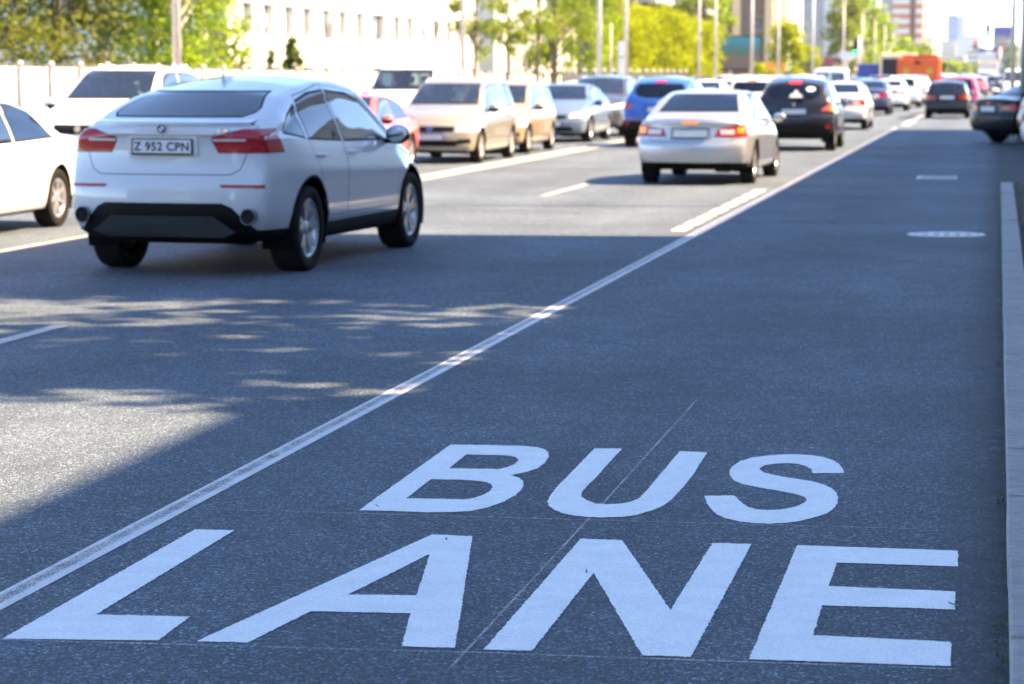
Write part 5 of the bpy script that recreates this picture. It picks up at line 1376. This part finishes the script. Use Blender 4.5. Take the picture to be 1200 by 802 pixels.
b = bmesh.new(); add_box(b, -1.95, 1.95, -.1, .0, 2.1, 5.15, .02); bm_obj('poster', b, bb_mat(), root)
box_part('frame', root, TRIM, (-2.1, 2.1, .01, .2, 1.95, 5.3)); b = bmesh.new(); add_cyl(b, (-1, .3, 0), (-1, .3, 4.8), .12); add_cyl(b, (1, .3, 0), (1, .3, 4.8), .12); bm_obj('leg', b, METAL, root)
S_GREEN = lamp("signal_green", (.02, .45, .12), 1.2, emit=(.02, 1, .25)); S_RED = lamp("signal_red", (.6, .03, .02), .9, emit=(1, .05, .03)); S_OFF = plain("signal_off", (.03, .03, .03), .3)
def signal(x, y, z, on, label, post=None, s=1.0):
    root = empty('traffic_light', (x, y, 0), 0, label, 'traffic light'); b = bmesh.new(); add_box(b, -.17*s, .17*s, -.1, .12, z-.5*s, z+.5*s, .03); bm_obj('housing', b, TRIM, root)
    for k, nm in enumerate(('green', 'amber', 'red')):
        b = bmesh.new(); add_cyl(b, (0, -.13, z+(-.31+.31*k)*s), (0, -.105, z+(-.31+.31*k)*s), .125*s, n=18)
        bm_obj('lens', b, (S_GREEN if nm == 'green' else S_RED) if nm == on else S_OFF, root)
        b = bmesh.new(); zc = z+(-.31+.31*k)*s
        for i in range(9):
            a, c = R(-10+200*i/9), R(-10+200*(i+1)/9); rr = .14*s
            b.faces.new([b.verts.new(p) for p in ((rr*math.cos(a), -.11, zc+rr*math.sin(a)), (rr*math.cos(c), -.11, zc+rr*math.sin(c)), (rr*math.cos(c), -.30, zc+rr*math.sin(c)-.03), (rr*math.cos(a), -.30, zc+rr*math.sin(a)-.03))])
        bm_obj('visor', b, TRIM, root)
    if post:
        b = bmesh.new(); px = post
        add_cyl(b, (px, .2, 0), (px, .2, z+.9), .08, .07); 
        if abs(px) > .3: add_cyl(b, (px, .2, z+.7), (0, .2, z+.62), .045)
        else: pass
        bm_obj('mast', b, METAL, root)
    return root
signal(-10.45, 180, 3.6, 'green', 'green traffic light above the queue near the oval white board', .25)
signal(-.90, 190, 5.0, 'green', 'green traffic light hanging high over the bus lane at the right', 2.4)
signal(-10.6, 420, 6.1, 'red', 'distant red traffic light left of the blue glass tower', -8, 1.6); signal(-4.1, 420, 6.5, 'red', 'distant red traffic light right of the blue glass tower', 8, 1.6)
signal(-.15, 300, 4.0, 'red', 'red traffic light beside the grey building with the blue roof sign', .25)

# ------------------------------------------------------------------ trees in place
tree('conifer', 'dark olive larch at the left edge behind the fence', (-30.4, 68, 0), 13, .8, 2.6, LF_DARK, n=14000, ls=.17, seed=2, shape='cone', clumps=80)
tree('conifer', 'brownish larch right of the dark one at the left edge', (-28.9, 71, 0), 12, 1.2, 2.2, LF_DARK, n=9000, ls=.17, seed=3, shape='cone', clumps=60)
tree('birch', 'weeping birch with sky gaps, leftmost of the birches behind the fence', (-28.6, 74, 0), 12, 1.6, 2.3, LF_BIRCH, BARKW, 9000, .12, .8, 4, 'weep', 52)
tree('birch', 'dense light green birch in the middle behind the white SUV', (-27.6, 76, 0), 13, 1.5, 2.5, LF_BIRCH, BARKW, 17000, .125, .8, 5, 'weep', 70)
tree('birch', 'light green birch just left of the thick pale street pole', (-26.0, 74, 0), 12, 1.6, 2.3, LF_BIRCH, BARKW, 17000, .125, .8, 6, 'weep', 66)
tree('birch', 'sparse birch between the thick pole and the white office building', (-27.8, 82, 0), 11, 1.4, 2.0, LF_BIRCH, BARKW, 4500, .13, .7, 7, 'weep', 40)
tree('bush', 'olive shrub behind the fence at the end of the birches', (-28.5, 86, 0), 3.3, .4, 1.4, LF_DARK, n=1300, ls=.18, seed=8, shape='round', clumps=26, cat='shrub')
tree('spruce', 'small bushy spruce in front of the white office wall', (-29.9, 100, 0), 3.15, .25, .95, LF_SPRUCE, n=2600, ls=.16, seed=9, shape='cone', clumps=50)
tree('spruce', 'thin young spruce left of the bushy one', (-30.9, 100, 0), 2.65, .3, .45, LF_SPRUCE, n=700, ls=.13, seed=10, shape='cone', clumps=24)
tree('spruce', 'loose young spruce left of the thin one by the fence', (-29.9, 92, 0), 3.0, .4, .8, LF_SPRUCE, n=1000, ls=.17, seed=12, shape='cone', clumps=28)
tree('poplar', 'slender poplar with a bare lower trunk at the right end of the office building', (-22.95, 105, 0), 12, 2.6, 1.15, LF_POPLAR, n=6500, ls=.14, seed=13, shape='column', clumps=60, tr=.10)
tree('poplar', 'slender poplar second from the left in front of the second white building', (-23.3, 114, 0), 12, 2.6, 1.1, LF_POPLAR, n=5500, ls=.14, seed=14, shape='column', clumps=50, tr=.10)
tree('poplar', 'poplar in front of the grey panel of the second white building', (-22.4, 117, 0), 13, 2.2, 1.1, LF_POPLAR, n=5500, ls=.14, seed=15, shape='column', clumps=54, tr=.11)
tree('poplar', 'wide loose poplar in front of the dark red balconies', (-23.2, 126, 0), 13, 1.9, 1.9, LF_POPLAR, n=8000, ls=.15, seed=16, shape='round', clumps=60)
tree('bush', 'low green bush under the dark red balconies', (-24.2, 127, 0), 3.0, .6, 1.2, LF_POPLAR, n=900, ls=.18, seed=17, clumps=22, cat='shrub')
tree('maple', 'tall green tree left of the pair of thick street poles', (-25.6, 150, 0), 9.0, 1.2, 2.0, LF_BIRCH, n=8000, ls=.18, seed=18, clumps=60)
tree('maple', 'bright green tree behind the pair of thick street poles', (-26.2, 164, 0), 7.6, 1.0, 2.3, LF_LIME, n=9000, ls=.19, seed=19, clumps=60)
for i, (x, y, h, r) in enumerate(((-25.3, 168, 6.0, 1.9), (-24.5, 176, 6.1, 2.1), (-23.9, 180, 5.8, 2.0), (-23.0, 186, 5.6, 1.9))):
    tree('maple', ('first', 'second', 'third', 'last')[i] + ' from the left of the yellow-green trees left of the billboard', (x, y, 0), h, .9, r, LF_LIME, n=9000, ls=.20, seed=20+i, clumps=60, group='yellow-green trees behind the railing')
tree('poplar', 'dark green poplar behind the yellow-green trees', (-28.2, 230, 0), 13, 2, 2.2, LF_POPLAR, n=3000, ls=.32, seed=25, clumps=50)
tree('poplar', 'green poplar just left of the brown tower', (-27.0, 236, 0), 12, 2, 1.7, LF_BIRCH, n=2400, ls=.32, seed=26, clumps=44)
tree('maple', 'bright green tree right of the brown tower', (-22.4, 258, 0), 7.2, .8, 2.0, LF_LIME, n=4200, ls=.34, seed=27, clumps=60)
tree('maple', 'smaller bright green tree under the right side of the bright one', (-21.3, 270, 0), 5.0, .6, 1.5, LF_LIME, n=2200, ls=.32, seed=28, clumps=36)
tree('bush', 'green bush at the foot of the brown tower', (-21.6, 226, 0), 2.4, .3, 1.5, LF_LIME, n=1100, ls=.26, seed=29, clumps=24, cat='shrub')
for i, (x, y, h, r, m) in enumerate(((-24.6, 395, 14.5, 3.2, LF_POPLAR), (-22.6, 415, 15.5, 3.6, LF_BIRCH), (-20.6, 430, 12.0, 2.6, LF_BIRCH))):
    tree('tall_tree', ('left', 'middle', 'right')[i] + ' one of the three tall trees left of the striped tower', (x, y, 0), h, 1.6, r, m, n=4200, ls=.5, seed=30+i, clumps=60, group='tall trees left of the striped tower')
for i, (x, y, h, r) in enumerate(((-24.0, 520, 8.6, 3.4), (-20.8, 535, 8.8, 3.4), (-19.2, 640, 9.5, 2.4))):
    tree('maple', ('left', 'middle', 'right')[i] + ' one of the rounded green trees under the striped tower', (x, y, 0), h, .9, r, LF_BIRCH, n=3600, ls=.55, seed=36+i, clumps=54, group='rounded trees under the striped tower')
# far greenery and roadside trees along the left of the far road
for i, (x, y, h, r) in enumerate(((-21, 800, 7, 3.5), (-17, 900, 6, 3), (-14, 1000, 6, 3), (-9, 1150, 6, 4), (-4, 1250, 6, 4), (3, 1100, 7, 4), (2.8, 420, 6.5, 1.6), (3.4, 520, 7, 2))):
    tree('roadside_tree', 'far hazy tree at the end of the road', (x, y, 0), h, .8, r, LF_BIRCH, n=1300, ls=.9 if y > 700 else .4, seed=50+i, clumps=30, group='far trees at the end of the road')
# tall street trees on the right, out of frame: their crowns throw the dappled shade
for i, (x, y, h, r, nn) in enumerate(((7.2, 15.6, 20.5, 2.3, 3500), (7.8, 19.4, 20.5, 1.9, 3900), (7.6, 13.8, 18.5, 1.3, 4200))):
    tree('poplar', ('tallest', 'farthest', 'smallest')[i] + ' of the tall poplars on the right verge', (x, y, 0), h, 3.0, r, LF_POPLAR, n=nn, ls=.32, seed=60+i, shape='column', clumps=110, group='tall poplars on the right verge')
# ------------------------------------------------------------------ people
def skinned(name, joints, bones, root_i, mats, zones):
    """one continuous figure grown over a skeleton; zones(c) -> material slot"""
    me = bpy.data.meshes.new(name); me.from_pydata([j[:3] for j in joints], bones, [])
    o = bpy.data.objects.new(name, me); col.objects.link(o)
    md = o.modifiers.new('skin', 'SKIN')
    for i, j in enumerate(joints):
        sv = me.skin_vertices[0].data[i]; sv.radius = (j[3], j[4] if len(j) > 4 else j[3]); sv.use_root = (i == root_i)
    sb = o.modifiers.new('sub', 'SUBSURF'); sb.levels = 2; sb.render_levels = 2
    dg = bpy.context.evaluated_depsgraph_get(); ev = o.evaluated_get(dg); m2 = bpy.data.meshes.new_from_object(ev)
    bpy.data.objects.remove(o); bpy.data.meshes.remove(me); m2.name = name
    m2.materials.clear()
    for m in mats: m2.materials.append(m)
    for p in m2.polygons: p.use_smooth = True; p.material_index = zones(p.center)
    return m2
SHIRT_D = plain("shirt_dark", (.04, .045, .06), .8); SHIRT_R = plain("shirt_red", (.42, .05, .06), .8); SHIRT_T = plain("jacket_teal", (.04, .36, .34), .7); SHIRT_L = plain("shirt_light", (.45, .47, .50), .8); TROUS = plain("trousers", (.03, .035, .05), .8)
def seated_mesh(shirt):
    J = [(0, 0, .10, .15, .12), (0, -.04, .30, .15, .11), (0, -.07, .50, .17, .11), (0, -.06, .60, .06, .06), (0, -.04, .67, .055), (0, -.03, .76, .085, .10), (0, -.02, .86, .075, .09),
         (-.19, -.06, .54, .055), (-.24, .10, .34, .045), (-.16, .34, .36, .038), (-.14, .42, .40, .042), (.19, -.06, .54, .055), (.24, .10, .34, .045), (.16, .34, .36, .038), (.14, .42, .40, .042),
         (-.11, .40, .12, .07), (-.12, .56, -.22, .05), (.11, .40, .12, .07), (.12, .56, -.22, .05)]
    Bn = [(0, 1), (1, 2), (2, 3), (3, 4), (4, 5), (5, 6), (2, 7), (7, 8), (8, 9), (9, 10), (2, 11), (11, 12), (12, 13), (13, 14), (0, 15), (15, 16), (0, 17), (17, 18)]
    def z(c):
        if c.z > .645 or (c.y > .30 and c.z > .30): return 1
        if c.y > .16 and c.z < .22 or c.z < .06: return 2
        return 0
    return skinned('person', J, Bn, 0, [shirt, SKIN, TROUS], z)
def head_bits(root, x, y, z, hairm=HAIR):
    b = bmesh.new(); add_ball(b, (x, y-.015, z+.045), .1, 14, 10, (.88, 1.02, .95))
    bmesh.ops.delete(b, geom=[v for v in b.verts if v.co.z < z+.01 and v.co.y > y-.03], context='VERTS'); bm_obj('hair', b, hairm, root)
    b = bmesh.new()
    for s in (-1, 1): add_ball(b, (x+s*.035, y+.088, z+.01), .012, 8, 6); add_ball(b, (x+s*.088, y, z-.005), .028, 8, 6, (.4, .7, 1), 1)
    add_ball(b, (x, y+.105, z-.02), .018, 8, 6, (.8, 1, 1.3), 1); add_box(b, x-.028, x+.028, y+.085, y+.094, z-.066, z-.058, .003, 2)
    bm_obj('face', b, [HAIR, SKIN, SHIRT_R], root)
SEATED = {}
def driver(car_loc, car_rz, ly, lz, shirt, label, lx=-.36):
    key = shirt.name
    if key not in SEATED: SEATED[key] = seated_mesh(shirt)
    o = link_mesh('person', SEATED[key]); tag(o, label, 'person', 'people in the cars')
    c, s = math.cos(car_rz), math.sin(car_rz); o.location = (car_loc[0]+lx*c-ly*s, car_loc[1]+lx*s+ly*c, lz); o.rotation_euler = (0, 0, car_rz)
    head_bits(o, 0, -.025, .80); return o
def walker(x, y, h, rz):
    J = [(0, 0, .93, .13, .10), (0, -.01, 1.12, .13, .10), (0, 0, 1.34, .16, .10), (0, .01, 1.44, .06), (0, .02, 1.50, .052), (0, .03, 1.59, .078, .095), (0, .035, 1.68, .07, .085),
         (-.19, 0, 1.38, .055), (-.23, -.06, 1.12, .042), (-.22, .08, .90, .035), (-.22, .12, .82, .04), (.19, 0, 1.38, .055), (.23, .06, 1.12, .042), (.22, .2, .93, .035), (.21, .25, .86, .04),
         (-.09, .12, .50, .07), (-.09, .22, .10, .045), (-.09, .34, .04, .045), (.09, -.04, .50, .07), (.09, -.30, .14, .045), (.09, -.22, .04, .045)]
    Bn = [(0, 1), (1, 2), (2, 3), (3, 4), (4, 5), (5, 6), (2, 7), (7, 8), (8, 9), (9, 10), (2, 11), (11, 12), (12, 13), (13, 14), (0, 15), (15, 16), (16, 17), (0, 18), (18, 19), (19, 20)]
    def z(c):
        if c.z > 1.47 or (abs(c.x) > .15 and c.z < .90): return 1
        return 2 if c.z < .95 else 0
    me = skinned('person', J, Bn, 0, [SHIRT_T, SKIN, TROUS], z); o = link_mesh('person', me); o.location = (x, y, .11); o.rotation_euler = (0, 0, rz); o.scale = (h/1.76,)*3
    head_bits(o, 0, .035, 1.63); return tag(o, 'pedestrian in a teal jacket walking past the fence left of the white van', 'person')
walker(-22.2, 85, 1.5, 2.6)

# ------------------------------------------------------------------ cars in place
PI = math.pi
x6 = make_coupe_suv(); x6.location = (-6.72, 19.85, 0); x6.rotation_euler = (0, 0, R(-3.4))
sil = make_sedan(); sil.location = (-4.53, 37.1, 0); sil.rotation_euler = (0, 0, R(-1.8)); sil['label'] = 'silver saloon braking in the sunlit lane beside the solid line'
qq = make_suv(); qq.location = (-4.36, 53.2, 0); qq['label'] = 'dark slate crossover with a white oval sticker in its rear window'
mpv = make_mpv(); mpv.location = (-10.45, 47.5, 0); mpv.rotation_euler = (0, 0, PI); mpv['label'] = 'beige estate car with roof rails facing the camera at the centre line'
wag = make_wagon(); wag.location = (-1.88, 92.4, 0); wag['label'] = 'dark green old estate car with a triangle sticker in the bus lane'
van = make_van(); van.location = (-15.0, 62.6, 0); van.rotation_euler = (0, 0, PI); van['label'] = 'white van facing the camera behind the beige estate car'
for o in (x6, sil, qq, mpv, wag): o['category'] = 'car'
# decals on glass: oval sticker of the crossover, warning triangle in the estate, dusty blotch
def decal(root, mat, name, pts, dx, y, z, nrm_tilt):
    o = py_obj(name, pts, [tuple(range(len(pts)))], mat, root); o.location = (dx, y, z); o.rotation_euler = (nrm_tilt, 0, 0)
ell = [(.10*math.cos(2*PI*i/20), 0, .065*math.sin(2*PI*i/20)) for i in range(20)]
DEC = plain("sticker_white", (.75, .76, .78), .5); DECR = plain("sticker_red", (.70, .12, .10), .5); TEALR = plain("sticker_pale", (.36, .40, .42), .6)
decal(qq, DEC, 'sticker', ell, .36, -.735+.07, 1.355, R(-38)); 
decal(qq, TEALR, 'window_toy', [(-.15, 0, -.09), (.15, 0, -.09), (.11, 0, -.02), (.04, 0, .04), (.02, 0, .11), (-.03, 0, .11), (-.06, 0, .03), (-.12, 0, 0)], .05, -.735+.012, 1.245, R(-38))
decal(wag, DECR, 'triangle_sticker', [(-.13, 0, -.09), (.13, 0, -.09), (0, 0, .13)], .30, -.80, 1.17, R(-33))
decal(wag, DEC, 'triangle_centre', [(-.06, 0, -.05), (.06, 0, -.05), (0, 0, .06)], .30, -.806, 1.165, R(-33))
L_REDOFF = L_RED
def cp(src, x, y, oncoming, paint_, label, group=None, off=True, scale=None, rz=None, drop=(), cat='car', extra=None):
    base = {sil: P_SILVER, qq: P_SLATE, mpv: P_BEIGE, wag: P_GREEN, van: P_WHITE}[src]
    sw = {base: paint_}
    if off: sw.update({L_AMBER: L_RED, L_BRAKE: L_RED})
    if extra: sw.update(extra)
    o = dup(src, (x, y, 0), rz if rz is not None else (PI if oncoming else 0), label, group, sw, scale, drop); o['category'] = cat; return o
DR = ('sticker', 'window_toy')
cp(sil, -11.05, 25.0, 1, P_WHITE, 'white saloon cut off by the left edge of the frame')
cp(qq, -13.85, 38.4, 1, P_WHITE, 'white SUV with roof rails facing the camera, near the white fence', scale=(1.05, 1.05, 1.14), drop=DR, extra={G_DARK: G_CLEAR, G_TINT: G_CLEAR})
cp(sil, -11.15, 41.9, 1, P_RED, 'faded red saloon half hidden behind the white coupe-roofed SUV', scale=(.95, .95, .93))
cp(mpv, -10.62, 52.9, 1, P_GOLD, 'gold hatchback close behind the beige estate car, facing the camera', scale=(1, .94, .96), drop=('roof_rail',))
c1 = cp(sil, -10.72, 61.3, 1, P_BLUEGREY, 'blue-grey saloon facing the camera behind the gold hatchback', extra={L_CLEAR: L_HEAD})
cp(qq, -10.68, 66.8, 1, P_DGREY, 'dark grey SUV facing the camera behind the blue-grey saloon', scale=(1.04, 1.04, 1.02), drop=DR)
cp(qq, -7.62, 55.3, 0, P_BLUE, 'blue SUV seen from behind, left of the silver saloon', scale=(1.0, 1.0, 1.01), drop=DR)
cp(qq, -7.45, 74.5, 0, P_WHITE, 'white SUV seen from behind between the silver saloon and the slate crossover', drop=DR)
cp(sil, -11.0, 93.5, 1, P_WHITE, 'small white saloon facing the camera far back in the oncoming lane')
cp(mpv, -8.0, 96, 0, P_BLUE, 'blue estate car far ahead, roof just seen over the silver saloon')
cp(sil, -4.72, 73.5, 0, P_PEARL, 'pearl white saloon ahead of the slate crossover')
cp(sil, -5.22, 100, 0, P_NAVY, 'dark navy saloon ahead of the pearl white one', extra={L_CLEAR: L_RED})
cp(sil, -4.87, 110.2, 0, P_WHITE, 'white saloon with lit brake lights ahead of the navy saloon', off=False)
cp(mpv, -4.65, 121.5, 0, P_WHITE, 'white estate car ahead of the braking white saloon'); cp(sil, -4.65, 132, 0, P_WHITE, 'white saloon two cars ahead of the braking white one'); cp(qq, -4.7, 141.5, 0, P_SILVER, 'silver crossover just behind the orange truck', drop=DR)
cp(qq, -6.95, 146, 0, P_SLATE, 'dark crossover with lit brake lights under the cream bus', off=False, drop=DR)
cp(van, -8.0, 118, 0, P_WHITE, 'white van with two rear windows ahead of the slate crossover', cat='van'); cp(mpv, -8.2, 106, 0, P_PEARL, 'pale estate car just left of the white van with rear windows')
cp(sil, -7.3, 131, 0, P_DGREY, 'dark grey saloon ahead of the white van with rear windows'); cp(sil, -7.6, 86, 0, P_BLUEGREY, 'blue-grey saloon ahead of the white SUV in the second lane')
cp(mpv, -1.62, 101, 0, P_PINK, 'magenta car just ahead of the dark green estate')
blk = cp(sil, .52, 60.2, 0, P_BLACK, 'black saloon turned off the road at an angle, seen from its rear', rz=R(-50), scale=(1.02, 1.02, 1.06), extra={L_CLEAR: L_ORANGE})
cp(qq, 1.45, 55.5, 0, P_BEIGE, 'beige car parked at an angle between the black saloon and the white one', rz=R(-50), drop=DR); cp(sil, 1.62, 49.3, 0, P_PEARL, 'pearl white saloon parked at an angle at the right edge', rz=R(-42))
bus = make_bus(); bus.location = (-6.95, 172, 0); bus['label'] = 'cream bus with a dark rear window behind the orange truck'
tip = make_tipper(); tip.location = (-4.95, 153.7, 0); tip['label'] = 'orange tipper truck in the queue, seen from behind'
lor = make_lorry(); lor.location = (-8.6, 171, 0); lor['label'] = 'blue box truck left of the cream bus'
# oncoming lane two and far traffic both ways
cp(sil, -14.2, 72, 1, P_SILVER, 'silver saloon in the outer oncoming lane, farther back than the white van', 'cars far back in the oncoming lanes')
random.seed(21)
names = {sil: 'saloon', qq: 'crossover', mpv: 'estate car', van: 'van'}
cols_ = [(P_WHITE, 'white'), (P_SILVER, 'silver'), (P_DGREY, 'dark grey'), (P_NAVY, 'navy'), (P_BLACK, 'black'), (P_PEARL, 'pearl white'), (P_BLUE, 'blue'), (P_RED, 'faded red')]
def far_car(x, y, onc):
    s = random.choice((sil, sil, qq, mpv)); p, cn = random.choice(cols_); lit = (not onc) and random.random() < .45
    gone = ('interior', 'seats', 'dashboard', 'door_handle', 'mirror_arm', 'mirror_glass', 'wheel_arch', 'plate_frame', 'roof_rail', 'sticker', 'window_toy', 'emblem', 'grille_bar', 'rear_axle', 'silencer', 'exhaust_tip')
    side = 'oncoming lanes' if onc else 'lanes leading away'
    o = cp(s, x, y, onc, p, 'far %s %s in the distant queue of the %s' % (cn, names[s], side), 'cars in the distant queue', not lit, drop=gone, extra={G_TINT: G_DARK, G_CLEAR: G_DARK})
    if o.name: pass
for lane, y0, y1, onc in ((-1.7, 175, 420, 0), (-4.8, 172, 420, 0), (-7.6, 186, 420, 0), (-11.0, 104, 330, 1), (-14.4, 84, 330, 1)):
    y = y0
    while y < y1:
        if not (lane == -1.7 and y < 240 and random.random() < .6): far_car(lane+random.uniform(-.3, .3), y, onc)
        y += random.uniform(6.5, 13) + (y-y0)*.03
cp(qq, .55, 140, 1, P_BLACK, 'dark SUV facing the camera at the right kerb far ahead', drop=DR, extra={L_CLEAR: L_HEAD}); cp(van, 1.1, 131, 1, P_WHITE, 'white van facing the camera at the right, partly behind the poles', cat='van')
cp(mpv, -.3, 205, 0, P_SILVER, 'silver estate car far ahead in the bus lane'); cp(van, -1.2, 236, 0, P_PEARL, 'pale van far ahead in the bus lane, under the green signal', cat='van')
# drivers
driver((-10.45, 47.5), PI, 1.50, .42, SHIRT_D, 'driver in dark clothing at the wheel of the beige estate car')
driver((-10.62, 52.9), PI, 1.40, .40, SHIRT_L, 'driver in pale clothing in the gold hatchback')
driver((-10.72, 61.3), PI, 1.35, .33, SHIRT_R, 'driver in red in the blue-grey saloon')
driver((-15.0, 62.6), PI, 1.78, .55, SHIRT_D, 'driver at the wheel of the white van')
driver((-13.85, 38.4), PI, 1.35, .46, SHIRT_D, 'driver in dark clothing in the white SUV')
# ------------------------------------------------------------------ haze
b = bmesh.new(); add_box(b, -120, 90, -60, 2600, -1.06, 72)
hz = bpy.data.materials.new("haze"); hz.use_nodes = True; n = hz.node_tree.nodes; n.remove(n["Principled BSDF"])
pv = n.new("ShaderNodeVolumePrincipled"); pv.inputs["Color"].default_value = (.92, .95, 1, 1); pv.inputs["Density"].default_value = .00008; pv.inputs["Anisotropy"].default_value = .2
hz.node_tree.links.new(pv.outputs[0], n["Material Output"].inputs["Volume"])
o = bm_obj('haze', b, hz); o['kind'] = 'stuff'
